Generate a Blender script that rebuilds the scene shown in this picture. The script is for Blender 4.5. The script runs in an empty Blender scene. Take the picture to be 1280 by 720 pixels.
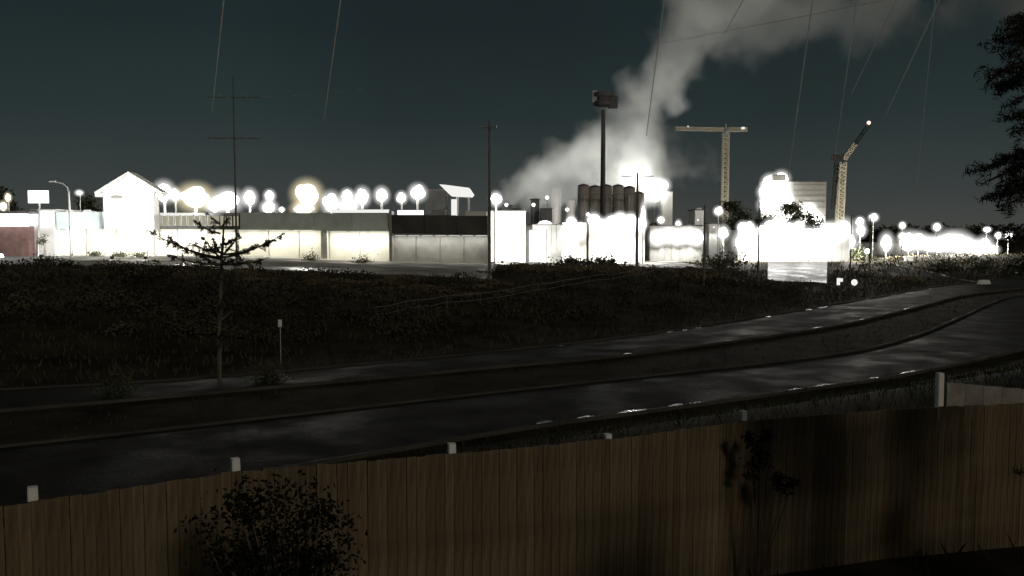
import bpy, math, random
import numpy as np
from mathutils import Vector, Matrix
random.seed(7); rng = np.random.default_rng(7)
S = bpy.context.scene
COL = S.collection
R = math.radians

# ------------------------------------------------------------------ camera
F = 1108.0                       # focal length in photo pixels (1280 wide)
CAMZ = 8.0
PITCH = math.atan(70 / F)
cam = bpy.data.cameras.new('camera'); cam.sensor_width = 36; cam.lens = 36 * F / 1280
cam.clip_start = 0.1; cam.clip_end = 6000
co = bpy.data.objects.new('camera', cam); COL.objects.link(co)
co.location = (0, 0, CAMZ); co.rotation_euler = (math.pi / 2 - PITCH, 0, 0)
S.camera = co

# ------------------------------------------------------------------ world, moon-like key, exposure
SUN_EL, SUN_AZ = 27, 145        # weak key from behind the camera
W = bpy.data.worlds.new('World'); S.world = W; W.use_nodes = True
nt = W.node_tree; nt.nodes.clear()
def wn(t, **k):
    n = nt.nodes.new(t)
    for a, b in k.items(): setattr(n, a, b)
    return n
out = wn('ShaderNodeOutputWorld')
sky = wn('ShaderNodeTexSky', sky_type='NISHITA', sun_disc=False)
sky.sun_elevation = R(SUN_EL); sky.sun_rotation = R(SUN_AZ)
b1 = wn('ShaderNodeBackground'); b1.inputs[1].default_value = 0.0002
nt.links.new(sky.outputs[0], b1.inputs[0])
# night overcast: town glow fading upward, the same all the way round
tc = wn('ShaderNodeTexCoord'); sep = wn('ShaderNodeSeparateXYZ'); nt.links.new(tc.outputs['Generated'], sep.inputs[0])
rp = wn('ShaderNodeValToRGB'); rp.color_ramp.interpolation = 'LINEAR'
RAMP = [(0.0, (.056, .058, .053)), (.05, (.037, .046, .045)), (.125, (.0195, .030, .0305)), (.22, (.0125, .0205, .022)), (.55, (.0095, .016, .017))]
for k, (p_, c_) in enumerate(RAMP):
    e = rp.color_ramp.elements[0] if k == 0 else (rp.color_ramp.elements[-1] if k == len(RAMP)-1 else rp.color_ramp.elements.new(p_))
    e.position = p_; e.color = (*c_, 1)
nz = wn('ShaderNodeTexNoise'); nz.inputs['Scale'].default_value = 3.0; nz.inputs['Detail'].default_value = 4
mr = wn('ShaderNodeMapRange'); mr.inputs[3].default_value = 0.72; mr.inputs[4].default_value = 1.28
nt.links.new(tc.outputs['Generated'], nz.inputs['Vector']); nt.links.new(nz.outputs[0], mr.inputs[0])
nt.links.new(sep.outputs['Z'], rp.inputs[0])
b2 = wn('ShaderNodeBackground'); nt.links.new(rp.outputs[0], b2.inputs[0]); nt.links.new(mr.outputs[0], b2.inputs[1])
ad = wn('ShaderNodeAddShader'); nt.links.new(b1.outputs[0], ad.inputs[0]); nt.links.new(b2.outputs[0], ad.inputs[1])
nt.links.new(ad.outputs[0], out.inputs[0])
sun = bpy.data.lights.new('sun', 'SUN'); sun.energy = 0.46; sun.angle = R(10); sun.color = (1.0, 0.84, 0.64)
so = bpy.data.objects.new('sun', sun); COL.objects.link(so)
so.rotation_euler = (R(90 - SUN_EL), 0, R(35))
S.view_settings.view_transform = 'Standard'; S.view_settings.look = 'None'
S.view_settings.exposure = 0; S.view_settings.gamma = 1; S.view_settings.use_curve_mapping = False
S.render.engine = 'CYCLES'
S.cycles.use_denoising = True
S.cycles.max_bounces = 5; S.cycles.volume_bounces = 1; S.cycles.transparent_max_bounces = 12
S.cycles.sample_clamp_indirect = 3.0; S.cycles.caustics_reflective = False; S.cycles.caustics_refractive = False
S.cycles.volume_step_rate = 2.0; S.cycles.volume_max_steps = 128

# ------------------------------------------------------------------ places: pixels of the photo turned into points of the world
def ray(px, py):
    r = (px - 640) / F; u = -(py - 360) / F
    c, s = math.cos(PITCH), math.sin(PITCH)
    return Vector((r, c + u * s, -s + u * c))
def at(px, py, Y):
    d = ray(px, py); return Vector((0, 0, CAMZ)) + d * (Y / d.y)
def onz(px, py, z):
    d = ray(px, py); return Vector((0, 0, CAMZ)) + d * ((z - CAMZ) / d.z)
def zat(py, Y): return at(640, py, Y).z
def xat(px, Y): return (px - 640) / F * Y * 1.0 / (math.cos(PITCH)) * math.cos(PITCH)

def crom(pts, n=10):
    P = [Vector((p[0], p[1], 0)) for p in pts]; o = []
    P = [P[0] * 2 - P[1]] + P + [P[-1] * 2 - P[-2]]
    for i in range(1, len(P) - 2):
        for k in range(n):
            t = k / n; a, b, c, d = P[i-1], P[i], P[i+1], P[i+2]
            o.append(0.5 * ((2*b) + (c-a)*t + (2*a-5*b+4*c-d)*t*t + (3*b-a-3*c+d)*t**3))
    o.append(P[-2]); return o
def road_line(pxs, left, right):
    pts = [(p.x, p.y) for p in (onz(x, y, 0) for x, y in pxs)]
    def ease(a, b, ks): return [(a[0]+(b[0]-a[0])*k, a[1]+(b[1]-a[1])*k) for k in ks]
    lead = [left] + ease(left, pts[0], (0.35, 0.6, 0.78, 0.9)); tail = ease(pts[-1], right, (0.12, 0.28, 0.5, 0.75)) + [right]
    return [Vector((q.x, q.y)) for q in crom(lead + pts + tail)]
FF = road_line([(0,488),(270,472),(640,438),(852,412),(1026,384),(1137,365),(1190,356)], (-150, -12), (150, 210))
FN = road_line([(0,513),(270,490),(640,457),(788,443),(1026,410),(1137,386),(1200,370)], (-150, -20), (152, 200))
NF = road_line([(0,560),(640,489),(1030,446),(1137,423),(1200,398),(1255,374)], (-150, -32), (154, 190))
NN = road_line([(0,642),(640,537),(793,516),(1033,483),(1142,466),(1280,436)], (-150, -44), (158, 176))
def arr(l): return np.array([[p.x, p.y] for p in l])
AFF, ANN = arr(FF), arr(NN)
def sdist(A, x, y):
    x = np.atleast_1d(np.asarray(x, float)); y = np.atleast_1d(np.asarray(y, float))
    best = np.full(x.shape, 1e18); sg = np.zeros(x.shape)
    for i in range(len(A) - 1):
        a, b = A[i], A[i+1]; d = b - a; L = d @ d
        if L < 1e-9: continue
        t = np.clip(((x-a[0])*d[0] + (y-a[1])*d[1]) / L, 0, 1)
        ex, ey = x-(a[0]+t*d[0]), y-(a[1]+t*d[1]); q = ex*ex + ey*ey
        m = q < best; best = np.where(m, q, best)
        sg = np.where(m, np.sign(d[0]*(y-a[1]) - d[1]*(x-a[0])), sg)
    return np.sqrt(best) * sg
def sstep(a, b, v):
    t = np.clip((v - a) / (b - a), 0, 1); return t*t*(3-2*t)
YARD = 1.9
BANK = 3.2
def H(x, y):
    sf = sdist(AFF, x, y); sn = -sdist(ANN, x, y)
    z = np.full(sf.shape, -0.06)
    bump = 0.12*np.sin(np.asarray(x)*0.31+1)*np.cos(np.asarray(y)*0.27) + 0.08*np.sin(np.asarray(x)*0.9+np.asarray(y)*0.7)
    z = z + (np.interp(x, [-85, -45, -20, 5, 60], [4.0, 3.9, 3.0, 2.25, 1.4])+0.06) * sstep(2.5, 42, sf) + bump * sstep(2, 12, sf) * (1 - sstep(28, 42, sf))
    z = z + (YARD+0.06) * sstep(1.2, 10, sn)
    return z
def h1(x, y): return float(H(x, y)[0])
def hit(px, py):
    d = ray(px, py); t = 15.0
    while t < 900:
        p = Vector((0, 0, CAMZ)) + d * t
        if p.z <= h1(p.x, p.y): return p
        t += 0.6
    return p

# ------------------------------------------------------------------ materials
def mat(name, col, rough=0.7, var=0.25, scale=3.0, bump=0.0, bscale=30.0, metal=0.0, rnd=0.0, spec=0.5, stretch=None, col2=None, rough2=None, alpha=None):
    m = bpy.data.materials.new(name); m.use_nodes = True; t = m.node_tree; N = t.nodes; L = t.links
    b = N['Principled BSDF']; b.inputs['Roughness'].default_value = rough; b.inputs['Metallic'].default_value = metal
    b.inputs['Specular IOR Level'].default_value = spec
    if alpha: b.inputs['Alpha'].default_value = alpha
    c = N.new('ShaderNodeTexCoord'); mp = N.new('ShaderNodeMapping'); L.new(c.outputs['Object'], mp.inputs[0])
    if stretch: mp.inputs['Scale'].default_value = stretch
    n = N.new('ShaderNodeTexNoise'); n.inputs['Scale'].default_value = scale; n.inputs['Detail'].default_value = 5
    n.inputs['Roughness'].default_value = 0.6
    L.new(mp.outputs[0], n.inputs['Vector'])
    r = N.new('ShaderNodeValToRGB'); r.color_ramp.elements[0].position = 0.3; r.color_ramp.elements[1].position = 0.7
    lo = tuple(v*(1-var) for v in col); hi = tuple(min(1, v*(1+var)) for v in (col2 or col))
    r.color_ramp.elements[0].color = (*lo, 1); r.color_ramp.elements[1].color = (*hi, 1)
    L.new(n.outputs[0], r.inputs[0]); src = r.outputs[0]
    if rnd:
        oi = N.new('ShaderNodeObjectInfo'); mm = N.new('ShaderNodeMapRange'); mm.inputs[3].default_value = 1-rnd; mm.inputs[4].default_value = 1+rnd
        L.new(oi.outputs['Random'], mm.inputs[0])
        mx = N.new('ShaderNodeVectorMath'); mx.operation = 'SCALE'; L.new(src, mx.inputs[0]); L.new(mm.outputs[0], mx.inputs['Scale']); src = mx.outputs[0]
    L.new(src, b.inputs['Base Color'])
    if rough2 is not None:
        n3 = N.new('ShaderNodeTexNoise'); n3.inputs['Scale'].default_value = scale*0.7; n3.inputs['Detail'].default_value = 3
        L.new(mp.outputs[0], n3.inputs['Vector'])
        m3 = N.new('ShaderNodeMapRange'); m3.inputs[1].default_value = 0.38; m3.inputs[2].default_value = 0.62
        m3.inputs[3].default_value = rough; m3.inputs[4].default_value = rough2
        L.new(n3.outputs[0], m3.inputs[0]); L.new(m3.outputs[0], b.inputs['Roughness'])
    if bump:
        n2 = N.new('ShaderNodeTexNoise'); n2.inputs['Scale'].default_value = bscale; n2.inputs['Detail'].default_value = 5; L.new(mp.outputs[0], n2.inputs['Vector'])
        bp = N.new('ShaderNodeBump'); bp.inputs['Strength'].default_value = bump; bp.inputs['Distance'].default_value = 0.05
        L.new(n2.outputs[0], bp.inputs['Height']); L.new(bp.outputs[0], b.inputs['Normal'])
    return m
def emit(name, col, st):
    m = bpy.data.materials.new(name); m.use_nodes = True; t = m.node_tree; t.nodes.clear()
    o = t.nodes.new('ShaderNodeOutputMaterial'); e = t.nodes.new('ShaderNodeEmission')
    e.inputs[0].default_value = (*col, 1); e.inputs[1].default_value = st; t.links.new(e.outputs[0], o.inputs[0]); return m
M = dict(
    soil=mat('bank_soil', (0.026, 0.024, 0.017), 0.9, 0.5, 0.25, 0.5, 4, col2=(0.04, 0.035, 0.022), spec=0.02),
    grass=mat('scrub_leaf', (0.040, 0.042, 0.030), 0.8, 0.55, 0.12, col2=(0.060, 0.058, 0.038), spec=0.1),
    shrub=mat('shrub_leaf', (0.045, 0.052, 0.026), 0.6, 0.4, 1.5, spec=0.3),
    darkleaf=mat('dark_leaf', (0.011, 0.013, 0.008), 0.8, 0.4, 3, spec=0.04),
    verge=mat('verge_grass_blade', (0.040, 0.046, 0.020), 0.8, 0.4, 2, spec=0.05),
    weed=mat('lit_weed', (0.15, 0.128, 0.082), 0.85, 0.5, 0.3, spec=0.1),  # paler brown than the scrub: lamplight on the crest painted in
    needle=mat('needle', (0.030, 0.036, 0.024), 0.6, 0.4, 2.0, spec=0.25),
    bark=mat('bark', (0.11, 0.095, 0.075), 0.9, 0.35, 6, 0.6, 25, stretch=(1, 1, 0.2)),
    asphalt=mat('wet_asphalt', (0.030, 0.029, 0.025), 0.55, 0.4, 0.5, 0.6, 9, rough2=0.85, spec=0.022),
    kerb=mat('kerb_concrete', (0.06, 0.058, 0.052), 0.5, 0.4, 0.3, 0.15, 12, rough2=0.9, spec=0.08),
    lot=mat('wet_lot', (0.24, 0.23, 0.20), 0.35, 0.5, 0.22, 0.5, 4, rough2=0.7, spec=0.3),
    water=mat('gutter_water', (0.03, 0.03, 0.028), 0.09, 0.3, 0.5, 0.5, 4, rough2=0.2, spec=0.6),
    forecourt=mat('flooded_paving', (0.045, 0.045, 0.042), 0.22, 0.3, 0.3, 0.03, 2.5, rough2=0.36, spec=0.3),
    line=mat('line_paint', (0.6, 0.6, 0.56), 0.5, 0.35, 3),
    board=mat('fence_board', (0.125, 0.098, 0.064), 0.85, 0.4, 2.2, 0.15, 14, rnd=0.20, stretch=(5, 5, 0.5), col2=(0.16, 0.125, 0.08), spec=0.2),
    rail=mat('fence_rail', (0.15, 0.10, 0.055), 0.85, 0.3, 3),
    white=mat('white_paint', (0.80, 0.80, 0.77), 0.55, 0.06, 0.6, 0.08, 6),
    cream=mat('cream_panel', (0.70, 0.68, 0.58), 0.6, 0.10, 0.35, 0.08, 4, rnd=0.05),
    postw=mat('post_white', (0.80, 0.82, 0.82), 0.5, 0.10, 4),
    fascia=mat('dark_fascia', (0.60, 0.70, 0.70), 0.5, 0.18, 0.4, 0.1, 3, rnd=0.12),
    fasciab=mat('brown_fascia', (0.075, 0.075, 0.07), 0.6, 0.4, 0.3, rnd=0.12),
    trim=mat('trim_metal', (0.5, 0.5, 0.49), 0.4, 0.15, 2, metal=0.3),
    greywall=mat('grey_cladding', (0.36, 0.36, 0.34), 0.6, 0.22, 0.5, 0.1, 4, rnd=0.10),
    redwall=mat('red_brown_wall', (0.22, 0.13, 0.12), 0.8, 0.25, 1.2, 0.3, 8),
    steel=mat('galvanised', (0.42, 0.42, 0.40), 0.45, 0.2, 3, metal=0.4),
    wood=mat('pole_wood', (0.17, 0.165, 0.155), 0.85, 0.3, 4, 0.4, 20, stretch=(1, 1, 0.15)),
    dark=mat('dark_metal', (0.035, 0.033, 0.032), 0.6, 0.3, 2),
    silo=mat('silo_steel', (0.42, 0.40, 0.37), 0.6, 0.25, 0.2, 0.1, 2, rnd=0.12, stretch=(1, 1, 0.25)),
    crane=mat('crane_paint', (0.60, 0.56, 0.45), 0.5, 0.2, 1.0),
    plant=mat('plant_steel', (0.30, 0.30, 0.30), 0.55, 0.3, 0.2, rnd=0.2),
    roofm=mat('roof_metal', (0.12, 0.11, 0.105), 0.6, 0.2, 0.5),
    paleboard=mat('pale_board', (0.40, 0.385, 0.36), 0.7, 0.25, 2.5, 0.2, 14, rnd=0.10),
    streak=mat('streak', (0.95, 0.97, 0.97), 0.5, 0.3, 8, alpha=0.5),
    wire=mat('wire', (0.6, 0.62, 0.62), 0.5, 0.2, 1),
    lamp=emit('lamp_glass', (1.0, 0.985, 0.95), 7.0), lampw=emit('lamp_glass_warm', (1.0, 0.93, 0.74), 5.0),
    lampc=emit('lamp_glass_cool', (0.93, 0.96, 1.0), 6.0),
    sign=emit('sign_face', (0.98, 0.99, 1.0), 2.2), soft=emit('lit_panel', (1.0, 0.99, 0.95), 0.9),
    pane=emit('lit_pane', (0.86, 0.80, 0.58), 0.42), red=emit('beacon', (1.0, 0.62, 0.55), 2.2),
)

# ------------------------------------------------------------------ mesh building
class MB:
    def __init__(s): s.v = []; s.f = []
    def add(s, v, f):
        o = len(s.v); s.v += [tuple(p) for p in v]; s.f += [tuple(i + o for i in q) for q in f]; return s
    def box(s, c, d, rz=0.0, bev=0.0, taper=1.0):
        x, y, z = d[0]/2, d[1]/2, d[2]/2; ca, sa = math.cos(rz), math.sin(rz)
        if bev and bev < min(x, y):
            ring = [(-x+bev,-y),(x-bev,-y),(x,-y+bev),(x,y-bev),(x-bev,y),(-x+bev,y),(-x,y-bev),(-x,-y+bev)]
        else: ring = [(-x,-y),(x,-y),(x,y),(-x,y)]
        n = len(ring)
        v = []
        for zz, k in ((-z, 1.0), (z, taper)):
            v += [(c[0]+(px*ca-py*sa)*k, c[1]+(px*sa+py*ca)*k, c[2]+zz) for px, py in ring]
        f = [tuple(reversed(range(n))), tuple(range(n, 2*n))] + [(i, (i+1) % n, n+(i+1) % n, n+i) for i in range(n)]
        return s.add(v, f)
    def tube(s, pts, rads, n=8, cap=True):
        pts = [Vector(p) for p in pts]
        if not isinstance(rads, (list, tuple)): rads = [rads]*len(pts)
        v = []
        for i, p in enumerate(pts):
            d = (pts[min(i+1, len(pts)-1)] - pts[max(i-1, 0)]).normalized()
            a = Vector((0, 0, 1)) if abs(d.z) < 0.9 else Vector((1, 0, 0))
            u = d.cross(a).normalized(); w = d.cross(u)
            v += [p + (u*math.cos(2*math.pi*k/n) + w*math.sin(2*math.pi*k/n))*rads[i] for k in range(n)]
        f = [(i*n+k, i*n+(k+1) % n, (i+1)*n+(k+1) % n, (i+1)*n+k) for i in range(len(pts)-1) for k in range(n)]
        if cap: f += [tuple(reversed(range(n))), tuple(range((len(pts)-1)*n, len(pts)*n))]
        return s.add(v, f)
    def lathe(s, c, prof, n=14):
        v = [(c[0]+r*math.cos(2*math.pi*k/n), c[1]+r*math.sin(2*math.pi*k/n), c[2]+z) for r, z in prof for k in range(n)]
        f = [(i*n+k, i*n+(k+1) % n, (i+1)*n+(k+1) % n, (i+1)*n+k) for i in range(len(prof)-1) for k in range(n)]
        f += [tuple(reversed(range(n))), tuple(range((len(prof)-1)*n, len(prof)*n))]
        return s.add(v, f)
    def ball(s, c, r, n=10, m=7, jit=0.0):
        v = []; rx, ry, rz = (r, r, r) if not isinstance(r, tuple) else r
        for i in range(1, m):
            t = math.pi*i/m
            for k in range(n):
                q = 1 + random.uniform(-jit, jit); a = 2*math.pi*k/n
                v.append((c[0]+rx*q*math.sin(t)*math.cos(a), c[1]+ry*q*math.sin(t)*math.sin(a), c[2]+rz*q*math.cos(t)))
        v += [(c[0], c[1], c[2]+rz), (c[0], c[1], c[2]-rz)]; T, B = len(v)-2, len(v)-1
        f = [(i*n+k, (i+1)*n+k, (i+1)*n+(k+1) % n, i*n+(k+1) % n) for i in range(m-2) for k in range(n)]
        f += [(T, k, (k+1) % n) for k in range(n)] + [(B, (m-2)*n+(k+1) % n, (m-2)*n+k) for k in range(n)]
        return s.add(v, f)
    def prism(s, poly, y0, y1):     # polygon in x,z run from y0 to y1
        n = len(poly); v = [(x, y0, z) for x, z in poly] + [(x, y1, z) for x, z in poly]
        f = [tuple(range(n)), tuple(reversed(range(n, 2*n)))] + [(i, n+i, n+(i+1) % n, (i+1) % n) for i in range(n)]
        return s.add(v, f)
    def build(s, name, m, parent=None, smooth=False):
        me = bpy.data.meshes.new(name); me.from_pydata(s.v, [], s.f); me.update()
        if smooth: me.polygons.foreach_set('use_smooth', [True]*len(me.polygons))
        me.materials.append(m if not isinstance(m, str) else M[m])
        o = bpy.data.objects.new(name, me); COL.objects.link(o)
        if parent: o.parent = parent; o.matrix_parent_inverse = Matrix.Translation(parent.matrix_basis.translation).inverted() if parent.parent is None else (parent_inv(parent))
        return o
def parent_inv(p):
    mats = Matrix.Identity(4); q = p; chain = []
    while q: chain.append(q); q = q.parent
    for q in reversed(chain): mats = mats @ q.matrix_parent_inverse @ q.matrix_basis
    return mats.inverted()
def tag(o, label, cat, group=None):
    o['label'] = label; o['category'] = cat
    if group: o['group'] = group
    return o
def thing(name, loc, label, cat, group=None):
    o = bpy.data.objects.new(name, None); o.empty_display_size = 0.3; COL.objects.link(o); o.location = loc
    return tag(o, label, cat, group)
def struct(o, kind='structure'): o['kind'] = kind; return o
def inst(name, me, parent, loc, rot=(0, 0, 0), sc=(1, 1, 1)):
    o = bpy.data.objects.new(name, me); COL.objects.link(o); o.parent = parent
    o.location = Vector(loc) - (Vector(parent.location) if parent.parent is None else Vector()); o.rotation_euler = rot; o.scale = sc; return o
def light(kind, loc, target, power, parent, color=(1, 0.98, 0.93), size=0.5, size_y=None, spot=120, blend=0.6):
    l = bpy.data.lights.new('lamp_light', kind); l.energy = power*(0.9 if kind != 'AREA' else 0.4); l.color = color
    if kind == 'AREA':
        l.shape = 'RECTANGLE'; l.size = size; l.size_y = size_y or size
    else: l.shadow_soft_size = size
    if kind == 'SPOT': l.spot_size = R(spot); l.spot_blend = blend
    o = bpy.data.objects.new('lamp_light', l); COL.objects.link(o); o.parent = parent
    o.location = Vector(loc) - Vector(parent.location)
    d = Vector(target) - Vector(loc); o.rotation_euler = d.to_track_quat('-Z', 'Y').to_euler(); return o
def blades(name, base, hts, wid, m, lean=0.35, parent=None):   # base: (n,3) array
    n = len(base); a = rng.uniform(0, 2*np.pi, n); ux, uy = np.cos(a), np.sin(a)
    lx, ly = rng.normal(0, lean, n)*hts, rng.normal(0, lean, n)*hts
    v = np.empty((n, 4, 3)); 
    v[:,0] = base + np.stack([-ux*wid, -uy*wid, np.zeros(n)], 1); v[:,1] = base + np.stack([ux*wid, uy*wid, np.zeros(n)], 1)
    v[:,2] = base + np.stack([lx*0.6+ux*wid*0.8, ly*0.6+uy*wid*0.8, hts*0.65], 1)
    v[:,3] = base + np.stack([lx, ly, hts], 1)
    f = np.arange(n*4).reshape(n, 4)
    me = bpy.data.meshes.new(name); me.from_pydata(v.reshape(-1, 3).tolist(), [], f.tolist()); me.materials.append(M[m])
    o = bpy.data.objects.new(name, me); COL.objects.link(o)
    return o
def leafcloud(mb, pts, size, flat=0.5):
    n = len(pts); pts = np.asarray(pts)
    d1 = rng.normal(size=(n, 3)); d1 /= np.linalg.norm(d1, axis=1)[:, None]
    d2 = np.cross(d1, rng.normal(size=(n, 3))); d2 /= np.linalg.norm(d2, axis=1)[:, None]
    s = size*rng.uniform(0.6, 1.3, n)[:, None]
    v = np.stack([pts-d1*s, pts-d2*s*flat, pts+d1*s, pts+d2*s*flat], 1).reshape(-1, 3)
    o = len(mb.v); mb.v += [tuple(p) for p in v.tolist()]
    mb.f += [(o+4*i, o+4*i+1, o+4*i+2, o+4*i+3) for i in range(n)]

# ------------------------------------------------------------------ ground, roads
def sheet(name, xs, ys, zf, m):
    X, Yg = np.meshgrid(xs, ys); Z = zf(X.ravel(), Yg.ravel())
    v = np.stack([X.ravel(), Yg.ravel(), Z], 1); nx = len(xs)
    f = [(j*nx+i, j*nx+i+1, (j+1)*nx+i+1, (j+1)*nx+i) for j in range(len(ys)-1) for i in range(nx-1)]
    me = bpy.data.meshes.new(name); me.from_pydata(v.tolist(), [], f); me.polygons.foreach_set('use_smooth', [True]*len(f)); me.materials.append(M[m])
    o = bpy.data.objects.new(name, me); COL.objects.link(o); return o
xs = np.concatenate([np.linspace(-2500, -160, 12), np.arange(-150, 151, 2.2), np.linspace(160, 2500, 12)])
ys = np.concatenate([np.linspace(-300, -20, 6), np.arange(-14, 200, 2.2), np.linspace(205, 400, 25), np.linspace(450, 4000, 14)])
struct(sheet('ground', xs, ys, H, 'soil'))

def resample(l, n):
    d = [0]
    for a, b in zip(l, l[1:]): d.append(d[-1] + (b-a).length)
    o = []; j = 0
    for k in range(n):
        t = d[-1]*k/(n-1)
        while j < len(l)-2 and d[j+1] < t: j += 1
        u = 0 if d[j+1] == d[j] else (t-d[j])/(d[j+1]-d[j]); o.append(l[j].lerp(l[j+1], u))
    return o
def strip(name, A, B, z, m, n=90, cuts=6, crown=0.0):
    a, b = resample(A, n), resample(B, n); v = []; f = []
    for p, q in zip(a, b):
        for k in range(cuts+1):
            t = k/cuts; w = p.lerp(q, t); v.append((w.x, w.y, z + crown*(1-(2*t-1)**2)))
    c = cuts+1
    f = [(i*c+k, (i+1)*c+k, (i+1)*c+k+1, i*c+k+1) for i in range(n-1) for k in range(cuts)]
    me = bpy.data.meshes.new(name); me.from_pydata(v, [], f); me.polygons.foreach_set('use_smooth', [True]*len(f)); me.materials.append(M[m])
    o = bpy.data.objects.new(name, me); COL.objects.link(o); return struct(o)
strip('far_road', FN, FF, 0.0, 'asphalt', crown=0.05)
strip('near_road', NN, NF, 0.0, 'asphalt', crown=0.05)
def kerb(name, A, B, off):
    a = resample(A, 140); b = resample(B, 140); mb = MB(); v = []
    for i, p in enumerate(a):
        d = (a[min(i+1, 139)]-a[max(i-1, 0)]).normalized(); nrm = Vector((-d.y, d.x))
        if nrm.dot(p-b[i]) < 0: nrm = -nrm
        for o_, z in ((0, -0.03), (0.02, 0.065), (0.06, 0.088), (0.12, 0.094), (0.17, 0.084), (0.21, 0.06), (0.22, -0.06)):
            q = p + nrm*o_; v.append((q.x, q.y, z))
    f = [(i*7+k, (i+1)*7+k, (i+1)*7+k+1, i*7+k+1) for i in range(139) for k in range(6)]
    mb.add(v, f); struct(mb.build(name, 'kerb', None, True))
kerb('far_road_kerb', FF, FN, 1); kerb('far_median_kerb', FN, FF, 1); kerb('near_median_kerb', NF, NN, 1); kerb('near_road_kerb', NN, NF, 1)
def gutter(name, A, B, w, spots):          # rain water standing here and there along the kerb foot
    a, b = resample(A, 900), resample(B, 900); mb = MB()
    runs = []
    for px, L in spots:
        p = min(range(900), key=lambda i: abs((a[i].x/max(a[i].y, 1))*F + 640 - px)); runs.append((p, L*.5))
    for i0, L in runs:
        lo = hi = i0
        while lo > 0 and (a[lo]-a[i0]).length < L/2: lo -= 1
        while hi < 899 and (a[hi]-a[i0]).length < L/2: hi += 1
        n = hi-lo+1; v = []
        for k in range(n):
            u = (b[lo+k]-a[lo+k]).normalized(); e = math.sin(math.pi*(k+.5)/n)**.6*w*random.uniform(.8, 1.1)
            p, q = a[lo+k]+u*.02, a[lo+k]+u*(.04+e); v += [(p.x, p.y, .030), (q.x, q.y, .030)]
        mb.add(v, [(2*k, 2*k+1, 2*k+3, 2*k+2) for k in range(n-1)])
    struct(mb.build(name, 'water'))
gutter('far_road_gutter_water', FF, FN, 0.8, [(1137, 7), (1160, 5), (1115, 4), (1085, 3), (1027, 4), (1010, 2), (872, 1.6), (853, 1.6), (836, 1.6), (960, 1.5), (700, 1)])
gutter('far_median_gutter_water', FN, FF, 0.5, [(1137, 2.5), (1026, 3), (1080, 1.5), (788, 1.6), (915, 1)])
gutter('near_road_gutter_water', NN, NF, 0.6, [(1142, 2.5), (1033, 2.4), (793, 1.8), (845, 1), (735, .9), (675, .8), (1000, 1), (1100, 1.2), (870, .8)])
gutter('near_median_gutter_water', NF, NN, 0.35, [(793, 1.6), (985, 1), (1032, 1.2)])

# paved lots and lanes laid 5 cm over the ground
def lot(name, x0, x1, y0, y1, m='lot', step=2.5, dz=0.05):
    return struct(sheet(name, np.arange(x0, x1+step, step), np.arange(y0, y1+step, step), lambda x, y: H(x, y)+dz, m))
lot('shop_car_park', -110, -3.5, 106, 153)
lot('yard_pavement', -3, 34, 150, 200)
Yf, tf = np.meshgrid(np.linspace(133, 197, 24), np.linspace(0, 1, 7), indexing='ij')
Xf = (320 + 74*tf)/F*Yf; Zf = H(Xf.ravel(), Yf.ravel()) + 0.08
me = bpy.data.meshes.new('wet_forecourt'); me.from_pydata(np.stack([Xf.ravel(), Yf.ravel(), Zf], 1).tolist(), [], [(i*7+k, i*7+k+1, (i+1)*7+k+1, (i+1)*7+k) for i in range(23) for k in range(6)])
me.polygons.foreach_set('use_smooth', [True]*len(me.polygons)); me.materials.append(M['forecourt']); o = bpy.data.objects.new('wet_forecourt', me); COL.objects.link(o); struct(o)
# wet side road leaving the far road on the right
sr = [hit(1118, 331), hit(1165, 341), hit(1205, 351), hit(1262, 357)]
sa = crom([(p.x, p.y) for p in sr], 8)
strip('side_road', [Vector((p.x-1, p.y-4)) for p in sa], [Vector((p.x+1, p.y+4)) for p in sa], 0.0, 'lot', 30, 2)
for o in list(COL.objects):
    if o.name == 'side_road':
        for v in o.data.vertices: v.co.z = h1(v.co.x, v.co.y) + 0.09

# ------------------------------------------------------------------ scrub and grass (nobody could count it)
def scatter(n, px0, px1, y0, y1, pred=None):
    Y = np.sqrt(rng.uniform(y0*y0, y1*y1, n)); px = rng.uniform(px0, px1, n); X = (px-640)/F*Y
    sf = sdist(AFF, X, Y); m = pred(X, Y, sf); X, Y = X[m], Y[m]
    return np.stack([X, Y, H(X, Y)-0.03], 1)
bank = lambda X, Y, sf: (sf > 1.2) & ~((Y > 105) & (X < -3)) & ~((Y > 149) & (X < 34)) & ~((X > .288*Y) & (Y > 133) & (X < .357*Y))
b = scatter(36000, -60, 1340, 40, 155, bank)
struct(blades('bank_grass', b, rng.uniform(0.15, 0.6, len(b)), 0.06, 'grass'), 'stuff')
b = scatter(9000, -60, 1340, 150, 330, lambda X, Y, sf: (sf > 1.2) & (X > 34) & ~((X > .288*Y) & (X < .357*Y) & (Y < 197)))
struct(blades('field_grass', b, rng.uniform(0.3, 1.0, len(b)), 0.15, 'grass'), 'stuff')
AFN, ANF = arr(FN), arr(NF)
med = lambda X, Y, sf: (sdist(AFN, X, Y) < -0.3) & (sdist(ANF, X, Y) > 0.3)
b = scatter(14000, -60, 1330, 30, 130, med); struct(blades('median_grass', b, rng.uniform(0.08, 0.3, len(b)), 0.035, 'grass'), 'stuff')
b = scatter(26000, -60, 1400, 14, 70, lambda X, Y, sf: (sdist(ANN, X, Y) < -0.3)); struct(blades('verge_grass', b, rng.uniform(0.1, 0.4, len(b)), 0.02, 'verge'), 'stuff')
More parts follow.
